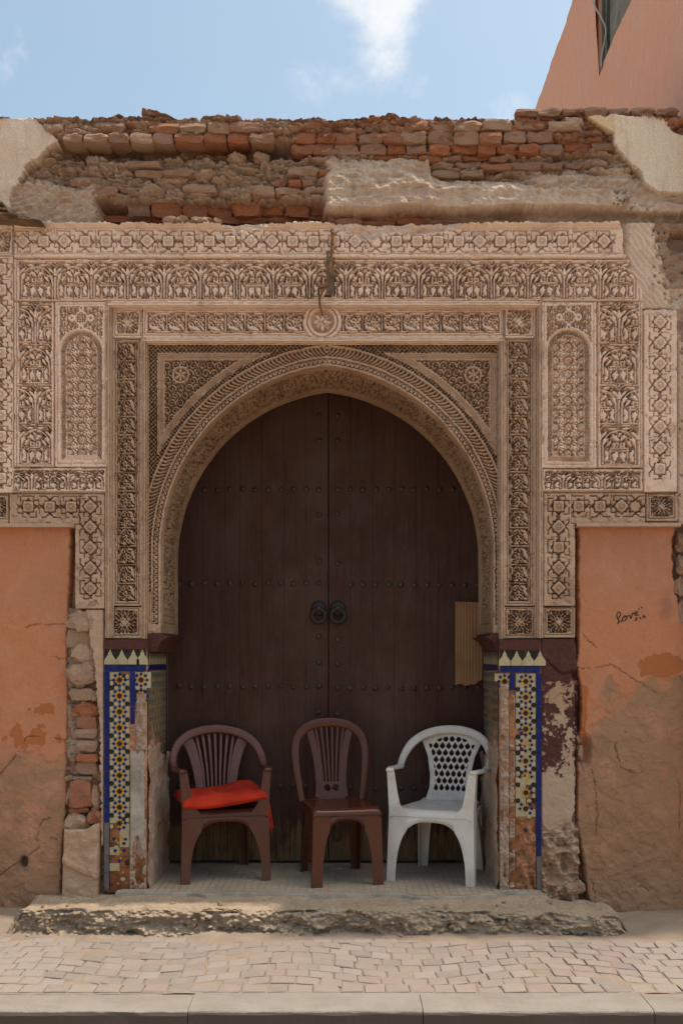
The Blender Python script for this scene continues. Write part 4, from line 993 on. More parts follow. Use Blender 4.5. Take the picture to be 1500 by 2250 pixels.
# handwriting
def ink(pts, r=1.25, yb=.045):
    P = []
    GX = np.array([p[0] for p in pts]); 
    for x, y in pts:
        big = float(fbm(np.array([x / 130]), np.array([y / 130]), 3, 31)[0]); mid = float(fbm(np.array([x / 45]), np.array([y / 45]), 4, 37)[0]); fine = float(fbm(np.array([x / 14]), np.array([y / 14]), 4, 33)[0])
        h = (big - .5) * .030 + (mid - .5) * .010 + (fine - .5) * .005; P.append(Vector((WX(x, yb), yb - h - .0012, WZ(y, yb))))
    return sweep(P, [(a, b * .35) for a, b in circ(r / 390, 6)], (1, 0, .3))
def zz(*p): return [(v.x, v.y) for v in catmull([(1320 + a * .12, 1280 + b * .12, 0) for a, b in p], 4)]
g_ = merge(ink(zz((300, 660), (330, 640), (352, 590), (340, 545), (305, 545), (285, 600), (300, 660), (325, 700), (300, 765))), ink(zz((325, 700), (350, 720), (380, 700), (400, 650), (430, 610), (465, 630), (450, 690), (405, 705), (390, 665), (430, 625), (480, 620))),
           ink(zz((480, 620), (500, 605), (525, 610), (540, 660), (565, 600), (570, 560), (600, 575), (640, 575), (665, 545), (640, 530), (615, 560), (630, 600), (690, 595))), ink(zz((655, 650), (630, 655), (650, 670), (640, 695), (612, 692))), ink(zz((700, 645), (725, 650), (705, 660), (732, 658))), ink(zz((795, 605), (765, 620), (780, 640), (812, 625))))
V, F = g_
for cx, cy, r in ((690, 490, 18), (735, 460, 19)):
    v, f = ink([(1320 + cx * .12 - 1, 1280 + cy * .12), (1320 + cx * .12 + 1, 1280 + cy * .12)], 2.2); V, F = merge((V, F), (v, f))
mk('graffiti', V, F, M['ink'], wr)['label'] = 'black handwritten word love with dots'

# adjoining plain walls beyond the frame edges
def plain(name, x0, x1, yb, label):
    GX, GY = np.meshgrid(np.linspace(x0, x1, 90), np.linspace(262, 2060, 200)); h = (fbm(GX / 130, GY / 130, 4, 31) - .5) * .04 + (fbm(GX / 16, GY / 16, 3, 3) - .5) * .008
    at = np.zeros(GX.shape + (4,)); at[..., 0] = ss(1500, 1750, GY + 200 * (fbm(GX / 60, GY / 60, 3, 2) - .5)) * .8
    o = grid(name, np.stack([WX(GX, yb), yb - h, WZ(GY, yb)], -1), M['plaster'], None, None, True, at); tag(o, label, 'wall'); return o
plain('street_wall', -2600, -30, .085, 'plain orange street wall running on past the wooden eave')

# ------------------------------------------------------------------ exposed masonry pier on the left, dressed stone at its foot
pier = empty('rubble_pier', (WX(185), .0, .187), 'exposed rubble and red brick pier between the orange wall and blue tiles', 'pier')
def h_pier(GX, GY): return -.05 + .06 * (ridged(GX / 26, GY / 20, 4, 9) - .55) + .03 * (fbm(GX / 8, GY / 8, 4, 2) - .5)
def at_pier(GX, GY):
    z = np.zeros_like(GX); return np.stack([.45 * ss(.45, .65, fbm(GX / 30, GY / 18, 3, 4)), z, z, z + 1], -1)
panel('mortar_core', 138, 1336, 234, 1980, h_pier, .03, 'rubble', pier, 2.0, .5, .04, None, at_pier)
for px, py, w, h, m, k, y in ((178, 1366, 60, 44, 'brick_mud', 'stone', .0), (172, 1402, 52, 40, 'brick_mud', 'brick', .03), (182, 1436, 58, 40, 'stone', 'stone', .015), (200, 1462, 36, 34, 'brick_mud', 'stone', .02), (174, 1482, 54, 52, 'brick_mud', 'stone', -.005), (178, 1526, 48, 26, 'brick_mud', 'brick', .02),
                             (204, 1530, 22, 22, 'stone', 'stone', .02), (188, 1560, 58, 34, 'brick_red', 'stone', .03), (190, 1588, 44, 26, 'brick_red', 'brick', .03), (188, 1612, 48, 20, 'brick_mud', 'brick', .03), (190, 1640, 44, 24, 'brick_mud', 'brick', .03), (190, 1667, 46, 16, 'brick_red', 'brick', .0), (190, 1689, 46, 24, 'brick_mud', 'brick', .03),
                             (162, 1610, 20, 30, 'brick_mud', 'stone', .04), (160, 1668, 22, 30, 'brick_mud', 'stone', .05), (175, 1745, 44, 58, 'brick_red', 'brick', -.01), (208, 1755, 22, 50, 'stone', 'stone', .01), (152, 1752, 14, 34, 'stone', 'stone', .01), (150, 1712, 14, 14, 'stone', 'stone', .02), (172, 1781, 40, 12, 'brick_red', 'brick', .01), (205, 1796, 28, 32, 'brick_red', 'stone', -.02),
                             (165, 1806, 46, 36, 'stone', 'stone', -.01), (180, 1712, 40, 10, 'brick_mud', 'brick', .03)):
    put_rock(k, m, px, py, w, h, y, .10, pier)
def h_plst(GX, GY):
    fine = fbm(GX / 7, GY / 7, 3, 6); l = interp(GY, [(1340, 190), (1375, 196), (1400, 197), (1440, 204), (1500, 210), (1560, 217), (1700, 221), (1860, 221)]) + (fine - .5) * 9
    return (fine - .5) * .008 - .13 * ss(l, l - 5, GX)
panel('plaster_strip', 150, 1338, 228, 1860, h_plst, .005, 'stucco_low', pier, 2.0, .4, .10)
# dressed block standing on the step
GU = np.linspace(0, 1, 40); GV = np.linspace(0, 1, 70); U, Vv = np.meshgrid(GU, GV)
pxs = 138 + U * 80 - 5 * Vv; pys = 1822 + Vv * 160 + (1 - Vv) * (-12 * ss(.6, .9, U)); ed = np.minimum(np.minimum(U, 1 - U) * 80, np.minimum(Vv, 1 - Vv) * 160)
hh = .085 + (fbm(U * 4, Vv * 8, 4, 2) - .5) * .03 + .012 * (np.abs(Vv - .42 - .25 * U) < .03 + .03 * fbm(U * 9, Vv * 9, 2, 1)) - .012 * ss(6, 0, ed) - .10 * ss(2.2, .2, ed)
blk = grid('dressed_stone', np.stack([WX(pxs, -.03), .05 - hh, WZ(pys, -.03)], -1), M['stone'], pier)
# ---- maroon painted pier on the right
mp = empty('maroon_pier', (WX(1228), .0, .187), 'flaking maroon painted pier crumbling to rubble at its foot beside the graffiti wall', 'pier')
def h_mp(GX, GY):
    fine = fbm(GX / 8, GY / 8, 4, 12); big = fbm(GX / 40, GY / 40, 3, 15)
    dd = polyd(GX + (fine - .5) * 6, GY + (fine - .5) * 6, [(1188, 1455), (1200, 1450), (1215, 1465), (1235, 1480), (1268, 1472)]); h = (big - .5) * .012 + (fine - .5) * .006 - .012 * ss(2.5, .5, dd) + .006 * (GY < interp(GX, [(1188, 1455), (1215, 1465), (1235, 1480), (1268, 1472)]))
    rr = interp(GY, [(1400, 1262), (1470, 1268), (1480, 1256), (1520, 1262), (1780, 1262), (1800, 1256), (1960, 1280)]) + (fine - .5) * 8; h = h - .08 * ss(rr, rr + 4, GX)
    foot = ss(1800, 1830, GY + (big - .5) * 60); h = h * (1 - foot) + foot * (-.03 + .13 * (ridged(GX / 30, GY / 24, 4, 2) - .55) + (fine - .5) * .03); return h
def at_mp(GX, GY):
    big = fbm(GX / 40, GY / 40, 3, 15); z = np.zeros_like(GX); w = interp(GY, [(1400, -.25), (1480, -.1), (1500, .48), (1640, .40), (1720, .62), (1770, .9), (1830, 1.4), (2000, 1.6)]); w = np.where(GY > 1500, w + .25 * ss(1215, 1235, GX) * ss(1250, 1235, GX) * ss(1640, 1560, GY), w); return np.stack([w + (big - .5) * .4, z, z, z + 1], -1)
panel('painted_plaster', 1188, 1402, 1275, 1985, h_mp, .012, 'maroon', mp, 1.8, .3, .06, None, at_mp)
for px, py, w, h, y in ((1215, 1852, 50, 36, .035), (1240, 1945, 64, 36, .02), (1264, 1955, 40, 32, -.01)): put_rock('stone', 'brick_mud', px, py, w, h, y, .12, mp)
for px, py, w, h, y in ((1276, 1655, 16, 30, .03), (1280, 1690, 18, 36, .05), (1272, 1625, 14, 20, .04), (1497, 1290, 26, 40, .02), (1500, 1345, 22, 50, .03), (1502, 1240, 22, 40, .03), (1500, 1190, 22, 40, .04), (1498, 1440, 16, 34, .04), (1505, 1485, 20, 40, .03)):
    put_rock('stone', 'brick_mud', px, py, w, h, y, .1, mp)
# ------------------------------------------------------------------ tiled pilasters (parts of the gateway)
ZF = .187                                          # level of the tiled threshold
def pz(pts, xc, yc, y, t):                          # little tile: polygon in photo pixels round (xc,yc), front at depth y-t
    return prism_xz([(WX(xc + a, y), WZ(yc + b, y)) for a, b in pts], y - t, y + .002)
S8 = [(6.4 * (1 if k % 2 == 0 else .765) * math.cos(k * math.pi / 8), 6.4 * (1 if k % 2 == 0 else .765) * math.sin(k * math.pi / 8)) for k in range(16)]
HEX = [(-5.6, 0), (-2.8, -3.8), (2.2, -3.6), (5.2, -1.4), (3.8, 0), (5.2, 1.4), (2.2, 3.6), (-2.8, 3.8)]
def rot(pts, a): return [(x * math.cos(a) - y * math.sin(a), x * math.sin(a) + y * math.cos(a)) for x, y in pts]
def tilemesh(pts, mat, y, t=.003):
    me = bpy.data.meshes.new('tile'); V, F = prism_xz([(a * (CAMD + y) / FPX, -b * (CAMD + y) / FPX) for a, b in pts], -t, .002); me.from_pydata(V, [], F); me.update(); me.materials.append(M[mat]); return me
def mosaic(parent, xc, ytop, ybot, y, loss):
    ms, mh = tilemesh(S8, 'black', y), [tilemesh(rot(HEX, k * math.pi / 2), 'cream', y, .0028) for k in range(4)]
    per = 35.0; n = int((ybot - ytop) / per); yel, blu, cre = [], [], []
    def place(nm, me, px, py):
        if R.random() < loss(px, py): return
        o = link(nm, me, None, parent); p = PT(px, py, y); o.location = (p[0], p[1] - R.uniform(0, .0012), p[2]); o.rotation_euler = (R.uniform(-.03, .03), R.uniform(-.06, .06), R.uniform(-.03, .03))
    for k in range(n + 1):
        cy = ytop + 17.5 + k * per
        for sx in (-1, 1):
            for sy in (-1, 1):
                if R.random() > loss(xc, cy + sy * 9) and ytop < cy + sy * 9 < ybot: cre.append(pz([(-10.8, -8.5), (10.8, -8.5), (10.8, 8.5), (-10.8, 8.5)], xc + sx * 11, cy + sy * 8.75, y, .0012))
        if cy < ybot: place('zellige_star', ms, xc, cy)
        for q in range(8):
            a = q * math.pi / 4 + math.pi / 8
            if R.random() > loss(xc, cy): yel.append(pz(rot([(4.8, 0), (7.6, -2.9), (11.2, 0), (7.6, 2.9)], a), xc, cy, y, .0026))
            b = q * math.pi / 4
            if R.random() > loss(xc, cy): blu.append(pz(rot([(8.8, 0), (12.9, -4.1), (17, 0), (12.9, 4.1)] if q % 2 == 0 else [(10.4, -3.2), (16.6, -3.2), (16.6, 3.2), (10.4, 3.2)], b), xc, cy, y, .0026))
        for sx in (-1, 1):
            if cy + per / 2 < ybot + 4: place('zellige_star', ms, xc + sx * 17.2, cy + per / 2)
            place('zellige_leaf', mh[1], xc + sx * 17.4, cy - 7.0); place('zellige_leaf', mh[3], xc + sx * 17.4, cy + 7.0)
            if cy + per / 2 < ybot: place('zellige_leaf', mh[0 if sx < 0 else 2], xc + sx * 7.2, cy + per / 2)
    for nm, L, m in (('cream_bedding_tile', cre, 'cream'), ('ochre_petal', yel, 'yellow'), ('blue_chip', blu, 'blue')):
        if L: V, F = merge(*L); mk(nm, V, F, M[m], parent)['kind'] = 'stuff'
def blue_tiles(parent, x0, x1, y0, y1, n, y, horiz=False, fade=9999):
    for k in range(n):
        a, b = k / n, (k + 1) / n
        if horiz: V, F = boxm(WX(x0 + (x1 - x0) * a + .5, y), y - .004, WZ(y1 - .4, y), WX(x0 + (x1 - x0) * b - .4, y), y + .004, WZ(y0 + .4, y)); c = 0
        else: V, F = boxm(WX(x0 + .4, y), y - .004, WZ(y0 + (y1 - y0) * b - .5, y), WX(x1 - .4, y), y + .004, WZ(y0 + (y1 - y0) * a + .4, y)); c = y0 + (y1 - y0) * a
        w = R.uniform(-.0012, .0012); V = [(x, yy + w, z) for x, yy, z in V]; mk('blue_tile', V, F, M['fade' if c > fade else 'blue'], parent)
MER = [(-12.5, 17), (-12.5, 6), (-8, -1), (-4, -7), (-4.4, -10), (-2, -12.5), (-1.4, -16.5), (0, -18), (1.4, -16.5), (2, -12.5), (4.4, -10), (4, -7), (8, -1), (12.5, 6), (12.5, 17)]
def pilaster(sx, x0, x1, xs, ytop):
    """x0..x1 outer tiled face, xs the edge of the doorway"""
    root = link('tile_pilaster', fastmesh('tile_pilaster', *(lambda VF: (np.array(VF[0]), np.array(VF[1])))(boxm(min(WX(x0), WX(xs)), .012, ZF - .02, max(WX(x0), WX(xs)), YD + .02, WZ(1406))), smooth=False), M['bed'], gate)
    return root
# left
pl_ = pilaster(-1, 228, 298, 322, 1428)
V, F = boxm(WX(229), .0, WZ(1427), WX(322.5), YD, WZ(1405)); mk('painted_band', V, F, M['maroon'], pl_)
V, F = boxm(WX(229), .004, WZ(1461.5), WX(321), .02, WZ(1427.5)); mk('black_tile', V, F, M['black'], pl_)
for k in range(4): V, F = pz([(a, b * .93) for a, b in MER], 242 + k * 25.6 - (6 if k == 3 else 0), 1444.5, .004, .003); mk('merlon_tile', V, F, M['cream'], pl_)
blue_tiles(pl_, 229, 298, 1462, 1475, 2, .004, True); blue_tiles(pl_, 299, 321, 1462, 1475, 1, .004, True); blue_tiles(pl_, 229, 240, 1476, 1955, 13, .004, fade=1795); blue_tiles(pl_, 286, 297, 1476, 1592, 3, .004)
mosaic(pl_, 262.8, 1477, 1940, .008, lambda x, y: float(np.interp(y, [1770, 1800, 1850, 1940], [0.02, .35, .6, .75])))
mosaic(pl_, 310, 1477, 1520, .010, lambda x, y: .0 if abs(x - 310) < 12 else 1.0)
def h_raw(GX, GY): return .012 + .06 * (ridged(GX / 16, GY / 34, 4, 3) - .55) + .022 * (fbm(GX / 6, GY / 6, 3, 8) - .5)
panel('broken_plaster', 299, 1524, 322.5, 1650, h_raw, .012, 'rubble', pl_, 1.8, .4, .02)
panel('broken_plaster', 286, 1594, 322.5, 1650, lambda X, Y: h_raw(X, Y) - .01, .016, 'rubble', pl_, 1.8, .4, .02)
def h_cem(GX, GY):
    f = fbm(GX / 9, GY / 14, 4, 5); b = 1860 + 26 * np.sin(GX / 5.5) + (f - .5) * 20; return .016 + .010 * (fbm(GX / 12, GY / 30, 3, 2) - .5) - .05 * ss(b - 3, b + 3, GY) - .05 * ss(1650 + (f - .5) * 30 + 3, 1647 + (f - .5) * 30, GY)
panel('cement_patch', 286, 1630, 319, 1915, h_cem, .012, 'cement', pl_, 1.8, .3, .03)
panel('broken_plaster', 284, 1646, 323, 1962, lambda X, Y: h_raw(X, Y) - .014, .016, 'rubble', pl_, 2.0, .4, .02)
# right
pr_ = pilaster(1, 1190, 1119, 1097, 1428)
V, F = boxm(WX(1096.5), .0, WZ(1429), WX(1189), YD, WZ(1405)); mk('painted_band', V, F, M['maroon'], pr_)
V, F = boxm(WX(1098), .004, WZ(1464.5), WX(1187), .02, WZ(1429.5)); mk('black_tile', V, F, M['black'], pr_)
for k in range(4): V, F = pz([(a, b * .93) for a, b in MER], 1109 + k * 25.6 - (1 if k == 0 else 0), 1447, .004, .003); mk('merlon_tile', V, F, M['cream'], pr_)
blue_tiles(pr_, 1119, 1187, 1465, 1478, 2, .004, True); blue_tiles(pr_, 1098, 1118, 1465, 1478, 1, .004, True); blue_tiles(pr_, 1178, 1189, 1479, 1955, 13, .004, fade=1850); blue_tiles(pr_, 1119, 1131, 1479, 1517, 1, .004)
mosaic(pr_, 1154.5, 1480, 1900, .008, lambda x, y: float(np.interp(y, [1600, 1640, 1720, 1760, 1800, 1830], [0.03, .15, .25, .55, .8, 1.0])))
mosaic(pr_, 1108, 1480, 1498, .010, lambda x, y: 0.0 if abs(x - 1108) < 10 else 1.0)
panel('broken_plaster', 1096.5, 1502, 1118, 1965, h_raw, .014, 'rubble', pr_, 1.8, .4, .02); panel('broken_plaster', 1117, 1519, 1132, 1965, lambda X, Y: h_raw(X, Y) - .012, .016, 'rubble', pr_, 1.8, .4, .02)
panel('broken_plaster', 1131, 1800, 1178, 1965, lambda X, Y: h_raw(X, Y) * ss(1790, 1850, Y + 40 * (fbm(X / 12, Y / 12, 3, 1) - .5)) - .012, .012, 'bed', pr_, 1.8, .4, .02)
# mosaic on the reveals, seen at a slant: a field of small tiles
def reveal(parent, X, s, ylim):
    L = {k: [] for k in ('cream', 'blue', 'yellow', 'black', 'green')}; c = .05; ny = 12; e = .0022
    def q(mat, y, z, pts, t): 
        n = len(pts); xx = X + s * t; V = [(xx, y + a, z + b) for a, b in pts]; L[mat].append((V, [tuple(range(n))]))
    for i in range(ny):
        for j in range(24):
            y = .05 + (i + .5) * c; z = 1.415 - (j + .5) * c
            if z < .82 + .25 * vn(i * .5, j * .3, 3) * 1.2: continue
            q('cream', y, z, [(-c / 2 + .0015, -c / 2 + .0015), (c / 2 - .0015, -c / 2 + .0015), (c / 2 - .0015, c / 2 - .0015), (-c / 2 + .0015, c / 2 - .0015)], e)
            d = math.hypot((i - 5.5), ((j % 8) - 4)); m = 'black' if (i + j) % 2 else ('yellow' if d < 2.6 else 'blue')
            q(m, y, z, [(.018 * math.cos(k * math.pi / 4) * (1 if k % 2 else .6), .018 * math.sin(k * math.pi / 4) * (1 if k % 2 else .6)) for k in range(8)], e + .001)
            for k in range(4):
                a = math.pi / 4 + k * math.pi / 2; cy_, cz_ = .0245 * math.cos(a), .0245 * math.sin(a); q(('blue', 'green', 'yellow')[(i * 3 + j + k) % 3], y, z, [(cy_ - .006, cz_), (cy_, cz_ - .008), (cy_ + .006, cz_), (cy_, cz_ + .008)], e + .0012)
    for k in range(12):                             # merlons and blue line on the reveal
        y = .05 + (k + .5) * c; q('cream', y, WZ(1445), [(a * .0017, -b * .00235) for a, b in MER], e + .001)
        q('blue', y, WZ(1468), [(-.0245, -.016), (.0245, -.016), (.0245, .016), (-.0245, .016)], e)
    q('black', .35, WZ(1444.5), [(-.32, -.042), (.30, -.042), (.30, .042), (-.32, .042)], .0012)
    for y in (.035, .67): q('blue', y, 1.1, [(-.010, -.33), (.010, -.33), (.010, .33), (-.010, .33)], e)
    for m, l in L.items():
        if l: V, F = merge(*l); mk('reveal_mosaic', V, F, M[m], parent)['kind'] = 'stuff'
reveal(pl_, WX(322), 1, 0); reveal(pr_, WX(1097), -1, 0)
def raw_reveal(parent, X, s):
    Y, Z = np.meshgrid(np.linspace(.012, YD, 60), np.linspace(1.05, ZF - .02, 90)); ed = .80 + .25 * vn((Y - .05) / .1, (1.415 - Z) / .05 * .3, 3) + (fbm(Y * 40, Z * 40, 3, 5) - .5) * .08
    h = .006 + .035 * (ridged(Y * 14, Z * 9, 4, 5) - .5); h = np.where(Z > ed, -.012, h)
    grid('broken_plaster', np.stack([X + s * h, Y, Z], -1), M['rubble'], parent, None, True, flip=s > 0)
raw_reveal(pl_, WX(322), 1); raw_reveal(pr_, WX(1097), -1)

# ------------------------------------------------------------------ double door
YG = .76
def leaf(label, edges, xs, side):
    root = empty('door_leaf', (WX(sum(edges) / 2 if len(edges) == 2 else (edges[0] + edges[-1]) / 2, YG), YG, ZF), label, 'door', 'leaves of the double door')
    for a, b in zip(edges[:-1], edges[1:]):
        w = R.uniform(-.0015, .0015); x0, x1 = WX(a, YG) + .0003, WX(b, YG) - .0003; z0, z1 = ZF + .012 + R.uniform(0, .012), WZ(815, YG); n = 40; secs = []
        for i in range(n + 1):
            z = z0 + (z1 - z0) * i / n; j = (vn(z * 3, a / 9, 2) - .5) * .004
            secs.append([Vector(p) for p in ((x0, YG + w + .0008 + j, z), (x0 + .0015, YG + w + j, z), (x1 - .0015, YG + w + j, z), (x1, YG + w + .0008 + j, z), (x1, YG + .05, z), (x0, YG + .05, z))])
        V, F = loft(secs); mk('plank', V, F, M['wood'], root)
    return root
me_stud = None
def stud_mesh():
    V, F = lathe([(.018, 0), (.0175, .003), (.0145, .010), (.0085, .0155), (.003, .017)], 10); me = bpy.data.meshes.new('stud'); me.from_pydata(V, [], F); me.update(); me.materials.append(M['stud'])
    me.polygons.foreach_set('use_smooth', [True] * len(me.polygons)); return me
STUD = stud_mesh()
dl = leaf('dark maroon plank door leaf on the side of the red cushion chair', [356, 398, 446, 494, 527, 575, 624, 672, 720.4], None, -1)
dr = leaf('dark maroon plank door leaf on the side of the white chair', [722.8, 770, 819, 866, 914, 962, 1010, 1046, 1082], None, 1)
def studs(root, L):
    for px, py in L:
        if R.random() < .03: continue
        o = link('stud', STUD, None, root); p = PT(px + R.uniform(-1, 1), py + R.uniform(-1.5, 1.5), YG); o.location = (p[0], p[1] + .001, p[2]); k = R.uniform(.85, 1.12); o.scale = (k, R.uniform(.8, 1.1), k)
rows = ((1075, 0), (1282, 3), (1509, 3), (1729, 3))
studs(dl, [(701 - 28 * k, py) for py, d in rows for k in range(12)] + [(701, y) for y in (912, 968, 1130, 1234, 1398, 1455, 1566, 1845)])
studs(dr, [(741 + 28 * k, py + d) for py, d in rows for k in range(12)] + [(741, y) for y in (912, 968, 1130, 1238, 1404, 1459, 1569, 1845)])
for root, cx in ((dl, 700), (dr, 742)):
    kn = PT(cx, 1337, YG)
    V, F = lathe([(.052, 0), (.05, .006), (.036, .016), (.018, .020), (.004, .021)], 20, kn); kp = mk('knocker_plate', V, F, M['knocker'], root, True)
    cp = PT(cx, 1353, YG); P = [Vector((cp[0] + .042 * math.sin(a), cp[1] - .030, cp[2] + .042 * math.cos(a))) for a in [2 * math.pi * k / 28 for k in range(29)]]
    V, F = sweep(P, circ(.0135, 8), (0, 1, 0)); mk('knocker_ring', V, F, M['knocker'], root, True)
    V, F = lathe([(.014, 0), (.014, .034), (.009, .042)], 10, (kn[0], kn[1] - .01, kn[2])); mk('knocker_pin', V, F, M['stud'], root, True)
V, F = boxm(WX(1000, .5), YG + .055, ZF, WX(1001, .5), YG + .056, 1)

# ------------------------------------------------------------------ ground: road, pavement, kerb, sand, step, threshold
GXs = np.linspace(-1, 1, 41) ; gx = np.sign(GXs) * np.abs(GXs) ** 3 * 300
Xg, Yg = np.meshgrid(gx, gx - 1.5); tag(grid('road', np.stack([Xg, Yg, np.full_like(Xg, -.14)], -1), M['asphalt'], None, flip=True), 'street surface coloured pale to bounce light, below the pale kerb', None, kind='structure')
pav = empty('pavement', (0, -.8, 0), 'dusty pavement of small stone setts laid in shallow arcs', None, kind='structure')
V, F = boxm(-12, -1.27, -.14, 12, .4, -.03); mk('pavement_bed', V, F, M['sand'], pav)
X_, Y_ = np.meshgrid(np.linspace(-2.6, 2.6, 521), np.linspace(.14, -1.272, 142))
near = ss(-.50, -.12, Y_ + .10 * (fbm(X_ * 2.2, Y_ * 4, 3, 3) - .5) * 2)
zs = -.0012 + (fbm(X_ * 14, Y_ * 14, 4, 8) - .5) * .008 + near * (.018 + .05 * fbm(X_ * 2.5, Y_ * 5, 4, 6)) + .006 * ss(.60, .78, fbm(X_ * 5, Y_ * 5, 3, 21)) + near * ss(1.2, 1.9, np.abs(X_)) * .03
so = grid('sand', np.stack([X_, Y_, zs], -1), M['sand'], pav); so['kind'] = 'stuff'
far_sand = merge(boxm(-12, -1.272, -.05, -2.6, .3, -.002), boxm(2.6, -1.272, -.05, 12, .3, -.002)); mk('sand', *far_sand, M['sand'], pav)['kind'] = 'stuff'
def settgeo(c, z):                                    # four corners -> slightly domed stone
    cx = sum(p[0] for p in c) / 4; cy = sum(p[1] for p in c) / 4; V = []; 
    for f, dz in ((1.0, -.03), (1.0, -.007), (.965, -.001), (.86, .0015)):
        for p in c: V.append((cx + (p[0] - cx) * f + R.uniform(-.002, .002), cy + (p[1] - cy) * f + R.uniform(-.002, .002), z + dz + R.uniform(-.001, .001)))
    F = [(12, 13, 14, 15)] + [(a * 4 + k, a * 4 + (k + 1) % 4, a * 4 + 4 + (k + 1) % 4, a * 4 + 4 + k) for a in range(3) for k in range(4)]; return V, F
def rowy(X, k): return -.52 - .104 * k + .075 * math.cos((X + .28) * 2 * math.pi / 1.25)
extra = []; NS = [0]
def sett_cell(x0, x1, f, a, b, jit=.006):
    g = .003; c = [(x0 + g + R.uniform(-jit, jit) * .5, f(x0) + a), (x1 - g + R.uniform(-jit, jit) * .5, f(x1) + a), (x1 - g + R.uniform(-jit, jit), f(x1) + b), (x0 + g + R.uniform(-jit, jit), f(x0) + b)]
    c = [(x, max(-1.262, y) + R.uniform(-.004, .004)) for x, y in c]
    if max(p[1] for p in c) - min(p[1] for p in c) < .05: return
    V, F = settgeo(c, .004 + R.uniform(-.002, .003))
    if NS[0] < 300 and abs((x0 + x1) / 2) < 1.58 + .35 * (-.4 - c[0][1]) * -1: NS[0] += 1; mk('sett', V, F, M['sett'], pav)
    else: extra.append((V, F))
for k in range(-2, 7):
    x = -2.55 + R.uniform(0, .1)
    while x < 2.5:
        w = R.uniform(.092, .118); m = rowy(x + w / 2, k)
        if -1.155 < m - .02 and m < -.42: sett_cell(x, x + w, lambda X: rowy(X, k), -.0505, .0505)
        x += w
x = -2.5
while x < 2.5:
    w = R.uniform(.09, .125); sett_cell(x, x + w, lambda X: -1.20, -.055, .055, .006); x += w
x = -2.5
while x < 2.5:
    w = R.uniform(.10, .14); sett_cell(x, x + w, lambda X: -.40, -.04, .05, .006); x += w
V, F = merge(*extra); mk('sett', V, F, M['sett'], pav)['kind'] = 'stuff'
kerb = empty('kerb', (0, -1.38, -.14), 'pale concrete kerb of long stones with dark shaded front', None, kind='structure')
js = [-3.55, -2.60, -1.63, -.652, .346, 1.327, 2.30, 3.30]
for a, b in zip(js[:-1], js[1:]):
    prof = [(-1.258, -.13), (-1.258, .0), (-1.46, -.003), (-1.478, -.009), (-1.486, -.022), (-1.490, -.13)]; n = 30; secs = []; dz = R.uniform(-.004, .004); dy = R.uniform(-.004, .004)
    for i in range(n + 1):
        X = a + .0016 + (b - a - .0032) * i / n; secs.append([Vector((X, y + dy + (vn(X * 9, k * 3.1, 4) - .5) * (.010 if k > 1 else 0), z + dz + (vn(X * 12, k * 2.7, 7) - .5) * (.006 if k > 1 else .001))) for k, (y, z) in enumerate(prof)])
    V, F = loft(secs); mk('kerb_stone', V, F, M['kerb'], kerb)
# broken concrete step
step = empty('concrete_step', (0, -.15, 0), 'crumbling dusty concrete step with ragged broken front edge before the doorway', 'step')
n1_, n2_ = 560, 86
U = np.linspace(-1.80, 1.56, n1_); T = np.linspace(0, 1, n2_)
prof = np.array([(0, .10, .150), (.30, -.12, .156), (.46, -.262, .148), (.52, -.285, .136), (.58, -.292, .120), (.86, -.30, .03), (1.0, -.33, -.02)])
yb_ = np.interp(T, prof[:, 0], prof[:, 1]); zb_ = np.interp(T, prof[:, 0], prof[:, 2]); UU, TT = np.meshgrid(U, T)
Yb = np.repeat(yb_[:, None], n1_, 1); Zb = np.repeat(zb_[:, None], n1_, 1); face = ss(.46, .56, TT) * ss(1.0, .9, TT); top = 1 - ss(.42, .52, TT)
ero = (fbm(UU * 3, TT * 2, 4, 3) - .5); d1, d2, cid = cells(UU * 26, TT * 14, 3); d1b, _, cb = cells(UU * 55, TT * 30, 9)
rough = face * (.09 * (ridged(UU * 7, TT * 5, 5, 3) - .62) + .020 * ss(.5, .15, d1) * cid + .010 * ss(.5, .2, d1b) * cb - .02 * (fbm(UU * 9, TT * 6, 3, 4) > .6))
Yb = Yb - rough - ero * .07 * ss(.2, .5, TT) - .05 * (fbm(UU * 1.3, UU * 0, 2, 8) - .5) * ss(.1, .5, TT)
Zb = Zb - top * (.014 * ss(.45, .7, fbm(UU * 6, TT * 8, 4, 2)) - .006 * fbm(UU * 30, TT * 40, 3, 1)) - face * .01 * ero - .022 * ss(.9, 1.5, UU) * (1 - ss(.9, 1, TT)) - .012 * ss(.3, 1.0, UU)
endd = np.minimum(UU + 1.80, 1.56 - UU); sl = ss(.10, 0, endd + .05 * (ridged(UU * 3 + TT * 9, TT * 7, 3, 2) - .5)); Zb = Zb * (1 - sl) + (-.02) * sl
grid('broken_concrete', np.stack([UU, Yb, Zb], -1), M['concrete'], step, flip=False)
for k in range(46):
    x = R.uniform(-1.75, 1.5); f = R.random(); me = rockmesh('stone', 'stone'); s = R.uniform(.010, .026); o = link('pebble', me, None, step); o.location = (x, -.30 - .02 * f, .03 + .08 * R.random()) if f < .6 else (x, R.uniform(-.26, -.1), .152); o.scale = (s * 1.3, s, s); o.rotation_euler = (R.random() * 3, R.random() * 3, R.random() * 3)
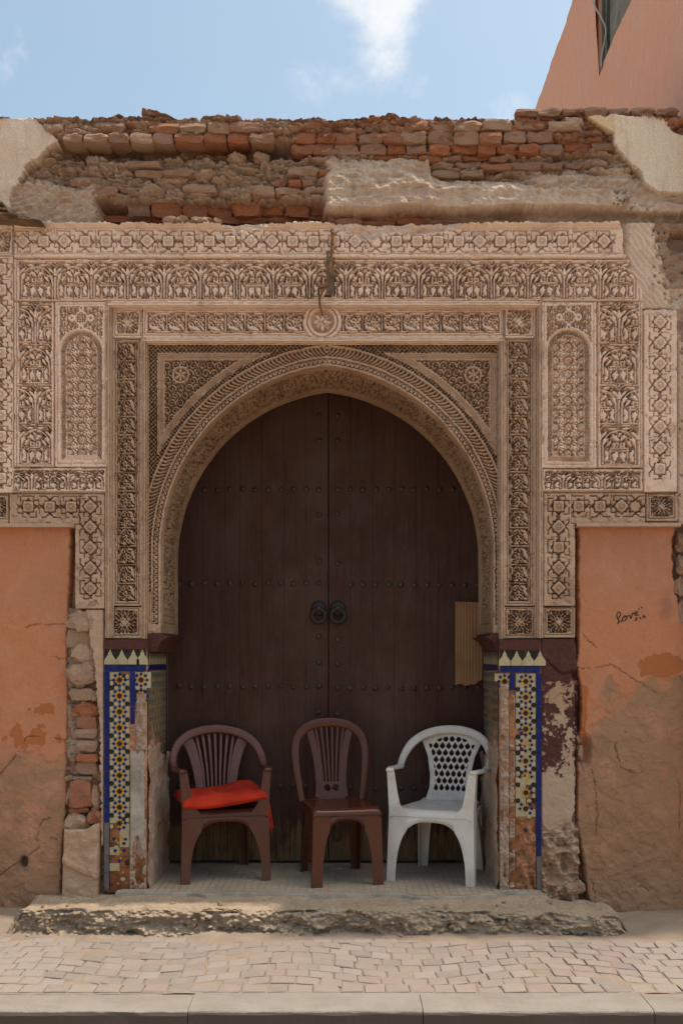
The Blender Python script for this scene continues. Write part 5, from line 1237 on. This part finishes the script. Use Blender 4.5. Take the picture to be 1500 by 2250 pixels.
# tiled threshold with a broken front edge
thr = empty('tiled_threshold', (WX(718), .3, ZF), 'worn threshold floor of tiny grey tiles under the chairs, its front edge broken', 'floor')
def front(X): return float(np.interp(X, [-1.25, -1.0, -.86, -.74, -.6, -.45, -.35, -.1, .15, .33, .40, .55, .66, .8, .95], [-.05, -.10, -.07, -.12, -.07, -.085, -.105, -.13, -.105, -.12, -.19, -.20, -.17, -.12, -.08])) + (vn(X * 14, 1.3, 4) - .5) * .03
xs = np.linspace(-1.26, 1.12, 240); pts = [(x, front(x)) for x in xs]; Vt = [(x, y, ZF - .004) for x, y in pts] + [(x, .9, ZF - .004) for x, _ in pts]; n = len(pts)
Vb = [(x, y - .002 + (vn(x * 40, 2, 1) - .5) * .01, ZF - .06) for x, y in pts]; Fq = [(i, i + 1, n + i + 1, n + i) for i in range(n - 1)] + [(2 * n + i, 2 * n + i + 1, i + 1, i) for i in range(n - 1)]
mk('threshold_slab', Vt + Vb, Fq, M['cement'], thr)
T_ = []
tw, td = .040, .034
for i in range(58):
    for j in range(30):
        x = -1.235 + i * tw; y = -.22 + j * td
        if y < max(front(x), front(x + tw)) + .004: continue
        if j > 28 or (R.random() < .004): continue
        g = .0014; z = ZF + R.uniform(-.0006, .0008); V = [(x + g, y + g, z), (x + tw - g, y + g, z), (x + tw - g, y + td - g, z), (x + g, y + td - g, z), (x + g, y + g, ZF - .005), (x + tw - g, y + g, ZF - .005), (x + tw - g, y + td - g, ZF - .005), (x + g, y + td - g, ZF - .005)]
        T_.append((V, [(0, 1, 2, 3), (4, 5, 1, 0), (5, 6, 2, 1), (6, 7, 3, 2), (7, 4, 0, 3)]))
V, F = merge(*T_); mk('floor_tile', V, F, M['floor'], thr)['kind'] = 'stuff'
X_, Y_ = np.meshgrid(np.linspace(-1.3, 1.2, 300), np.linspace(.06, -.28, 50)); e = np.array([front(x) for x in X_[0]])[None, :]
Zl = ZF - .012 - .022 * ss(-.0, -.10, Y_ - e) - .010 * ss(.4, .6, fbm(X_ * 6, Y_ * 12, 3, 2)) + (fbm(X_ * 25, Y_ * 25, 3, 3) - .5) * .010 - .02 * ss(-.2, -.27, Y_)
ends = np.minimum(X_ + 1.3, 1.2 - X_); Zl = Zl - .05 * ss(.08, 0, ends); grid('mortar_bed', np.stack([X_, Y_, Zl], -1), M['concrete'], thr)
for k, (x, y, s, l) in enumerate(((-.83, -.20, .022, 'pale stone chip lying on the step ledge by the tile pilaster'), (-.62, -.235, .014, None), (.23, -.11, .012, None))):
    pass

# ------------------------------------------------------------------ plastic chairs
def legL(xo, w, yf, dep, s, th=.006):
    """L section at one level: outer x, face width, front y, depth of the side wing"""
    xi = xo - s * w; return [(xo, yf), (xi, yf), (xi, yf + th), (xo - s * th, yf + th), (xo - s * th, yf + dep), (xo, yf + dep)]
def leg(root, s, levels, mat, front=True):
    secs = []
    for z, xo, w, yf, dep in levels:
        L = legL(s * xo, w, 0, dep, s)
        secs.append([Vector((x, yf + (y if front else -y), z)) for x, y in L])
    V, F = loft(secs); return mk('leg', V, F, M[mat], root, False, False)
def archz(x, hw, zt, zb=0.0):
    t = min(1, abs(x) / hw); return zb + (zt - zb) * (1 - t ** 3.2) ** (1 / 2.2)
def apron(root, hw, zt, ztop, yf, mat, lim):
    V = []; F = []; n = 24
    for i in range(n + 1):
        x = -lim + 2 * lim * i / n; z0 = archz(x, hw, zt); V += [(x, yf, z0), (x, yf - .002, ztop), (x, yf + .006, ztop), (x, yf + .012, z0)]
    for i in range(n):
        for k in range(4): F.append((i * 4 + k, i * 4 + (k + 1) % 4, i * 4 + 4 + (k + 1) % 4, i * 4 + 4 + k))
    return mk('apron', V, F, M[mat], root, True, False)
def seat(root, wf, wr, yf, yr, z, mat, dip=.015):
    n, m = 26, 26; V = np.zeros((n, m, 3))
    for i in range(n):
        v = i / (n - 1); y = yf + (yr - yf) * v; hw = (wf + (wr - wf) * v) / 2
        for j in range(m):
            u = 2 * j / (m - 1) - 1; zz = z - dip * (1 - u * u) * math.sin(math.pi * min(1, v * .9 + .05)) + .004 * math.cos(u * 9) * 0
            fr = max(0, (.10 - v) / .10); zz -= .042 * fr ** 2.0; ed = max(0, (abs(u) - .9) / .1); zz -= .014 * ed ** 2; bk = max(0, (v - .9) / .1); zz += .010 * bk ** 2
            V[i, j] = (u * hw, y - .004 * fr, zz)
    o = grid('seat', V, M[mat], root, None, True, flip=True, keep=False); md = o.modifiers.new('thickness', 'SOLIDIFY'); md.thickness = .008; md.offset = -1; return o
def hoop(root, pts, w, d, mat, name='back_frame', ref=None, sc=None, n=8):
    P = catmull(pts, n); V, F = sweep(P, rrect(w, d, min(w, d) * .42, 3), ref or (lambda t: Vector((math.sin((t - .5) * math.pi * 1.02), 0, math.cos((t - .5) * math.pi)))), sc); return mk(name, V, F, M[mat], root, True, False)
def back_y(z, y0=.195, k=.17): return y0 + k * (z - .42)
def strip(root, name, pts, w0, w1, mat, d=.008, n=6):
    P = catmull(pts, n); V, F = sweep(P, rrect(1, 1, .2, 2), (1, 0, 0), lambda t: (w0 + (w1 - w0) * t, d)); return mk(name, V, F, M[mat], root, True, False)
HOOP = [(-.268, .045, .640), (-.276, .10, .664), (-.268, .155, .715), (-.235, .20, .775), (-.17, .238, .825), (-.085, .258, .852), (0, .264, .860)]
HOOP = HOOP + [(-x, y, z) for x, y, z in HOOP[::-1][1:]]
def inner(z, hw, zt, lim): return max(lim, hw * max(0.0, 1 - min(1, z / zt) ** 2.2) ** (1 / 3.2))
def front_levels(hw, zt, lim, ztop, xo, yf, post):
    L = []
    for k in range(15):
        z = ztop * k / 14; o = xo + .010 * (1 - z / ztop); L.append((z, o, o - inner(z, hw, zt, lim), yf - .014 * (1 - z / ztop), .040 + .055 * (z / ztop) ** 1.5))
    return L + post
FL = front_levels(.210, .352, .135, .380, .252, -.237, [(.395, .252, .110, -.237, .09), (.425, .252, .085, -.236, .085), (.45, .254, .068, -.235, .07), (.52, .258, .056, -.233, .056), (.60, .263, .048, -.232, .05), (.645, .266, .044, -.232, .046)])
RL = [(0, .205, .050, .270, .045), (.2, .195, .058, .250, .06), (.36, .185, .075, .225, .08), (.41, .182, .10, .215, .10)]
def armchair(name, label, loc, rz, mat, mback, kind):
    root = empty(name, loc, label, 'chair', 'plastic chairs in front of the door', rz)
    for s in (-1, 1): leg(root, s, FL, mat); leg(root, s, RL, mat, False)
    apron(root, .210, .352, .387, -.237, mat, .1355); seat(root, .49, .37, -.238, .222, .425, mat)
    for s in (-1, 1):                                       # side rails under the seat
        V, F = prism_xz([(-.15, .412), (-.15, .30), (-.11, .345), (-.04, .372), (.08, .372), (.14, .345), (.17, .29), (.17, .412)], 0, .006); V = [(s * (.246 - .11 * (x + .15)), x, z) for x, y, z in V][:8] + [(s * (.240 - .11 * (x + .15)), x, z) for x, y, z in V][:8]; mk('side_rail', V, F, M[mat], root, False, False)
        P = catmull([(s * .268, .06, .645), (s * .274, -.02, .642), (s * .272, -.12, .647), (s * .245, -.236, .648)][:3] + [(s * .246, -.238, .648)], 6); V, F = sweep(P, rrect(.046, .022, .008, 2), (1, 0, 0)); mk('armrest', V, F, M[mat], root, True, False)
    hoop(root, HOOP, .052, .028, mback, None or 'back_frame', None, lambda t: (.72 + .28 * min(1, 4 * min(t, 1 - t)), 1.0))
    if kind == 'slats':
        for s in (-1, 1): strip(root, 'stile', [(s * .185, back_y(.80) - .004, .808), (s * .150, back_y(.74), .74), (s * .118, back_y(.62), .62), (s * .104, back_y(.50), .50), (s * .104, back_y(.42), .425)], .075, .036, mback, .009)
        for k in range(7):
            t = (k - 3) / 3; strip(root, 'slat', [(t * .118, back_y(.84) + .010, .842 - .022 * t * t), (t * .098, back_y(.72), .72), (t * .078, back_y(.58), .58), (t * .070, back_y(.43), .425)], .017, .013, mback, .008)
    else:
        n, m = 190, 130; U, Vv = np.meshgrid(np.linspace(-1, 1, m), np.linspace(0, 1, n)); Z = .838 - Vv * (.838 - .425) - .030 * U * U * (1 - Vv)
        hw = np.interp(Vv, [0, .12, .3, .6, .8, 1], [.205, .180, .150, .128, .128, .150]); X = U * hw; Y = back_y(Z) + .012 * (1 - Vv) - .02 * U * U * 0 + .012 * np.cos(U * 1.4)
        # teardrop holes on a staggered lattice
        hu, hv = .0415, .0425; j = np.floor((Z - .48) / (hv / 1)).astype(int); fx = (X / (hw * .0 + np.interp(Vv, [0, 1], [1.0, .82])) + (j & 1) * hu / 2); i = np.floor(fx / hu); a = fx - (i + .5) * hu; b = (Z - .48) - (j + .45) * hv
        r = np.hypot(a, b * 1.0); hole = (r < .0160) | ((b > 0) & (np.abs(a) < .0160 * (1 - b / .027)) & (b < .027)); box = (np.abs(X) < hw - .030) & (Z > .482) & (Z < .815 - .10 * (X / .2) ** 2)
        kf = ~(hole & box); kf = (kf[:-1, :-1] & kf[1:, 1:]) | (kf[1:, :-1] & kf[:-1, 1:])
        o = grid('back_panel', np.stack([X, Y, Z], -1), M[mback], root, kf, True, keep=False); md = o.modifiers.new('thickness', 'SOLIDIFY'); md.thickness = .007; md.offset = 1
    return root
def sidechair(name, label, loc, rz, mat):
    root = empty(name, loc, label, 'chair', 'plastic chairs in front of the door', rz)
    f = front_levels(.148, .376, .10, .402, .200, -.219, [])
    r = [(0, .185, .050, .262, .045), (.2, .18, .058, .240, .06), (.36, .176, .075, .215, .08), (.42, .175, .10, .205, .10)]
    for s in (-1, 1): leg(root, s, f, mat); leg(root, s, r, mat, False)
    apron(root, .148, .376, .408, -.219, mat, .1005); o = seat(root, .405, .375, -.222, .205, .447, mat, .010)
    for s in (-1, 1):
        V, F = prism_xz([(-.15, .435), (-.15, .34), (-.10, .385), (.08, .385), (.15, .33), (.15, .435)], 0, .006); V = [(s * (.200 - .05 * (x + .15)), x, z) for x, y, z in V][:6] + [(s * (.194 - .05 * (x + .15)), x, z) for x, y, z in V][:6]; mk('side_rail', V, F, M[mat], root, False, False)
    H = [(-.186, .192, .43), (-.200, .203, .52), (-.215, .222, .64), (-.218, .240, .745), (-.196, .256, .830), (-.13, .267, .885), (-.06, .272, .903), (0, .273, .906)]; H = H + [(-x, y, z) for x, y, z in H[::-1][1:]]
    P = catmull(H, 8); c = Vector((0, .23, .66))
    def ref(t): p = P[min(len(P) - 1, int(t * (len(P) - 1)))]; q = p - c; return Vector((q.x, 0, q.z * .8 if q.z > 0 else q.z * .15))
    V, F = sweep(P, rrect(1, 1, .38, 3), ref, lambda t: (.062 * (.66 + .34 * math.sin(math.pi * t)), .030)); mk('back_frame', V, F, M[mat], root, True, False)
    def by(z): return .196 + .165 * (z - .44)
    for s in (-1, 1): strip(root, 'stile', [(s * .128, by(.87) - .002, .868), (s * .104, by(.78), .78), (s * .083, by(.66), .66), (s * .076, by(.52), .52), (s * .086, by(.44), .448)], .046, .040, mat, .010)
    for k in range(6):
        t = (k - 2.5) / 2.5; strip(root, 'slat', [(t * .088, by(.88), .882), (t * .070, by(.76), .76), (t * .054, by(.60), .60), (t * .050, by(.54), .535)], .0145, .012, mat, .009)
    n, m = 60, 60; U, Vv = np.meshgrid(np.linspace(-1, 1, m), np.linspace(0, 1, n)); Z = .548 - Vv * .11; X = U * (.074 + .012 * Vv ** 2); Y = by(Z)
    a = np.abs(X) - .026; rr = np.hypot(a, Z - .512); hole = (rr < .019) & ~(rr < .0125) | (np.hypot(a, (Z - .512)) < .011) & (np.abs(Z - .516) < .007); kf = ~((rr < .0185) & (np.abs(np.abs(a) - (Z - .512) * .0) > -1) & ~((np.abs(a + (Z - .512)) < .003))); kf = (kf[:-1, :-1] & kf[1:, 1:])
    o = grid('back_panel', np.stack([X, Y, Z], -1), M[mat], root, kf, True, keep=False); md = o.modifiers.new('thickness', 'SOLIDIFY'); md.thickness = .008; md.offset = 1
    return root
ch1 = armchair('plastic_armchair', 'faded maroon plastic armchair with slatted back carrying a red cushion', (-.728, .42, ZF), math.radians(14), 'pl_maroon', 'pl_faded', 'slats')
ch2 = sidechair('plastic_side_chair', 'glossy dark brown armless plastic chair with slatted back between two armchairs', (-.015, .30, ZF), math.radians(13), 'pl_brown')
ch3 = armchair('plastic_armchair', 'grimy white plastic armchair with scale pattern pierced back', (.595, .375, ZF), math.radians(-20), 'pl_white', 'pl_white', 'lattice')
# ---- red cushion lying on the first armchair
cu = empty('seat_cushion', (ch1.location.x, ch1.location.y, ZF + .43), 'red cloth seat cushion with hanging ties slumped on the maroon armchair', 'cushion', None, math.radians(14))
n = 60; U, Vv = np.meshgrid(np.linspace(-1, 1, n), np.linspace(-1, 1, n)); e = np.maximum(np.abs(U), np.abs(Vv)); 
sx = .256 + .008 * Vv; Xc = U * sx - .004; Yc = -.042 + Vv * .222 - .02 * (1 - U * U) * (Vv < 0) * np.abs(Vv)
lift = .030 * ss(-.4, 1, U) + .022 * ss(.1, 1, Vv) * ss(-.1, .5, U) * ss(1, .6, U); wr = (fbm(U * 3 + Vv, Vv * 2, 3, 4) - .5) * .028 + .016 * (ridged(U * 1.6 + Vv * .8 + 3, Vv * 1.4 - U * .7, 3, 6) - .6) + .008 * np.sin(U * 7 + Vv * 4) * ss(1, .5, e)
th = .060 * np.sqrt(np.clip(1 - np.clip((e - .72) / .28, 0, 1) ** 2, 0, 1)); basez = .004 + lift * .9 - .012 * ss(-.7, -1, Vv) * ss(.2, -.6, U)
top = np.stack([Xc, Yc, basez + .030 + th * .75 + wr * ss(1, .6, e)], -1); bot = np.stack([Xc, Yc, basez + .030 - th * .5 * ss(.9, .2, U * .6)], -1)
V = np.concatenate([top, bot[::-1]]); o = grid('cushion_pad', V, M['fabric'], cu, None, True, flip=True, keep=False)
md = o.modifiers.new('smooth', 'SUBSURF'); md.levels = 1; md.render_levels = 1
for k, (dx, dz) in enumerate(((0, -.20), (.016, -.185))):
    P = catmull([(.215, -.10 + .02 * k, .075), (.250, -.115 + .02 * k, .060), (.268 + dx * .4, -.12 + .02 * k, .0), (.272 + dx, -.12 + .02 * k, -.07), (.288 + dx, -.125 + .03 * k, dz * .6 - .04)], 6); V, F = sweep(P, rrect(.016, .003, .0012, 1), (1, .3, 0), lambda t: (1 - .35 * t, 1)); mk('tie', V, F, M['fabric'], cu, True, False)

# ---- sheet of corrugated cardboard wedged between door and jamb
card = []
xs = np.linspace(0, 1, 60); n = len(xs); yc = YG - .028; Vc = []
for i, t in enumerate(xs):
    px = 1000 + 74 * t; zt = WZ(1322 + 2 * t, yc); zb = WZ(1505 + (fbm(np.array([t * 9]), np.array([1.0]), 3, 2)[0] - .5) * 10 - 14 * ss(.5, .9, t), yc); y = yc + .0014 * math.cos(t * 2 * math.pi * 11) - .03 * t * 0
    X = WX(px, yc); Vc += [(X, y, zt), (X, y, zb), (X, y + .006, zb), (X, y + .006, zt)]
Fc = [(i * 4 + k, i * 4 + 4 + k, i * 4 + 4 + (k + 1) % 4, i * 4 + (k + 1) % 4) for i in range(n - 1) for k in range(4)] + [(0, 1, 2, 3), tuple((n - 1) * 4 + k for k in (3, 2, 1, 0))]
tag(mk('cardboard_sheet', Vc, Fc, M['card'], None, False), 'torn brown corrugated cardboard sheet stuck upright beside the door', 'cardboard')
# ---- rusty iron rod hanging over the frieze
P = catmull([PT(729, 506, .02), PT(731, 512, -.035), PT(728, 560, -.045), PT(722, 600, -.05), PT(712, 632, -.05), PT(703, 650, -.045), PT(702, 664, -.035), PT(706, 684, -.02), PT(709, 694, .045)], 6)
V, F = sweep(P, circ(.0085, 8), (1, 0, 0), lambda t: 1.25 - .7 * t + .12 * math.sin(t * 40)); tag(mk('iron_rod', V, F, M['rust'], None, True), 'bent rusty iron rod hanging down over the carved friezes', 'rod')
# ------------------------------------------------------------------ tall pink neighbour behind the right end of the wall
pk = empty('pink_building', (4.5, 2.5, 0), 'tall pink rendered building with shuttered window rising behind the ruined wall', 'building')
X0, y0, y1, zt = 2.0, -.05, 5.05, 7.17
wy0, wy1, wz0, wz1 = .95, 2.36, 6.02, 6.98
def pface(ya, yb, za, zb, nm='wall'):
    Y, Z = np.meshgrid(np.linspace(ya, yb, max(3, int((yb - ya) / .05))), np.linspace(zb, za, max(3, int((zb - za) / .05)))); h = (fbm(Y * 2, Z * 1.2, 4, 5) - .5) * .05 + (fbm(Y * 12, Z * 5, 3, 2) - .5) * .012
    b = np.minimum.reduce([np.abs(Y - ya) * (ya > y0) + 9 * (ya <= y0), np.abs(Y - yb) * (yb < y1) + 9 * (yb >= y1)]); h = h * 1.0
    rag = .05 * (fbm(Y * 1.5, Z * 0, 3, 4) - .5) * ss(6.9, 7.17, Z); return np.stack([X0 - h, Y, Z + rag], -1)
full = pface(y0, y1, 4.0, zt); Yf, Zf = full[..., 1], full[..., 2]; ce = lambda A: (A[:-1, :-1] + A[1:, 1:]) / 2
grid('wall', full, M['pink'], pk, ~((ce(Yf) > wy0) & (ce(Yf) < wy1) & (ce(Zf) > wz0) & (ce(Zf) < wz1)), True, flip=True)
V, F = merge(boxm(X0 + .16, y0, 0, 6.5, y1, zt - .05), boxm(X0, y0, 0, X0 + .16, y1, 4.0), boxm(X0 - .0, y0 + .0, 4.0, X0 + .16, wy0 - .03, zt - .05), boxm(X0 + .02, wy1 + .01, 4.0, X0 + .16, y1, zt - .05), boxm(X0 + .02, wy0 - .03, 4.0, X0 + .16, wy1 + .01, wz0 - .005)); mk('building_mass', V, F, M['pink'], pk)
sh = link('shutter', fastmesh('shutter', np.array(boxm(X0 + .09, wy0 - .03, wz0, X0 + .11, wy1 + .02, wz1 + .2)[0]), np.array(boxm(0, 0, 0, 1, 1, 1)[1]), smooth=False), M['shutter'], pk)
for y in (wy1 - .05, wy1 - .15, wy0 + .04): V, F = boxm(X0 + .045, y, wz0, X0 + .092, y + .055, wz1 + .2); mk('frame_post', V, F, M['shutter'], sh)
k = 0
y = wy1 - .19
while y > wy0 + .1:
    V, F = boxm(X0 + .06, y - .012, wz0 + .01, X0 + .093, y, wz1 + .2); mk('slat', V, F, M['slat'], sh); y -= .030
P = catmull([(X0 - .02, 2.42, 7.1), (X0 - .02, 2.40, 6.7), (X0 + .02, 2.26, 6.45), (X0 + .03, 2.18, 6.3), (X0 - .01, 2.15, 6.1), (X0 - .02, 2.12, 6.0)], 6); V, F = sweep(P, circ(.007, 6), (1, 0, 0)); mk('cable', V, F, M['cable'], pk, True)
V, F = merge(boxm(X0 - .12, 5.06, 4.0, 2.6, 5.3, 6.02), boxm(X0 - .16, 5.04, 6.02, 2.6, 5.34, 6.12)); mk('rear_parapet', V, F, M['concrete'], pk)
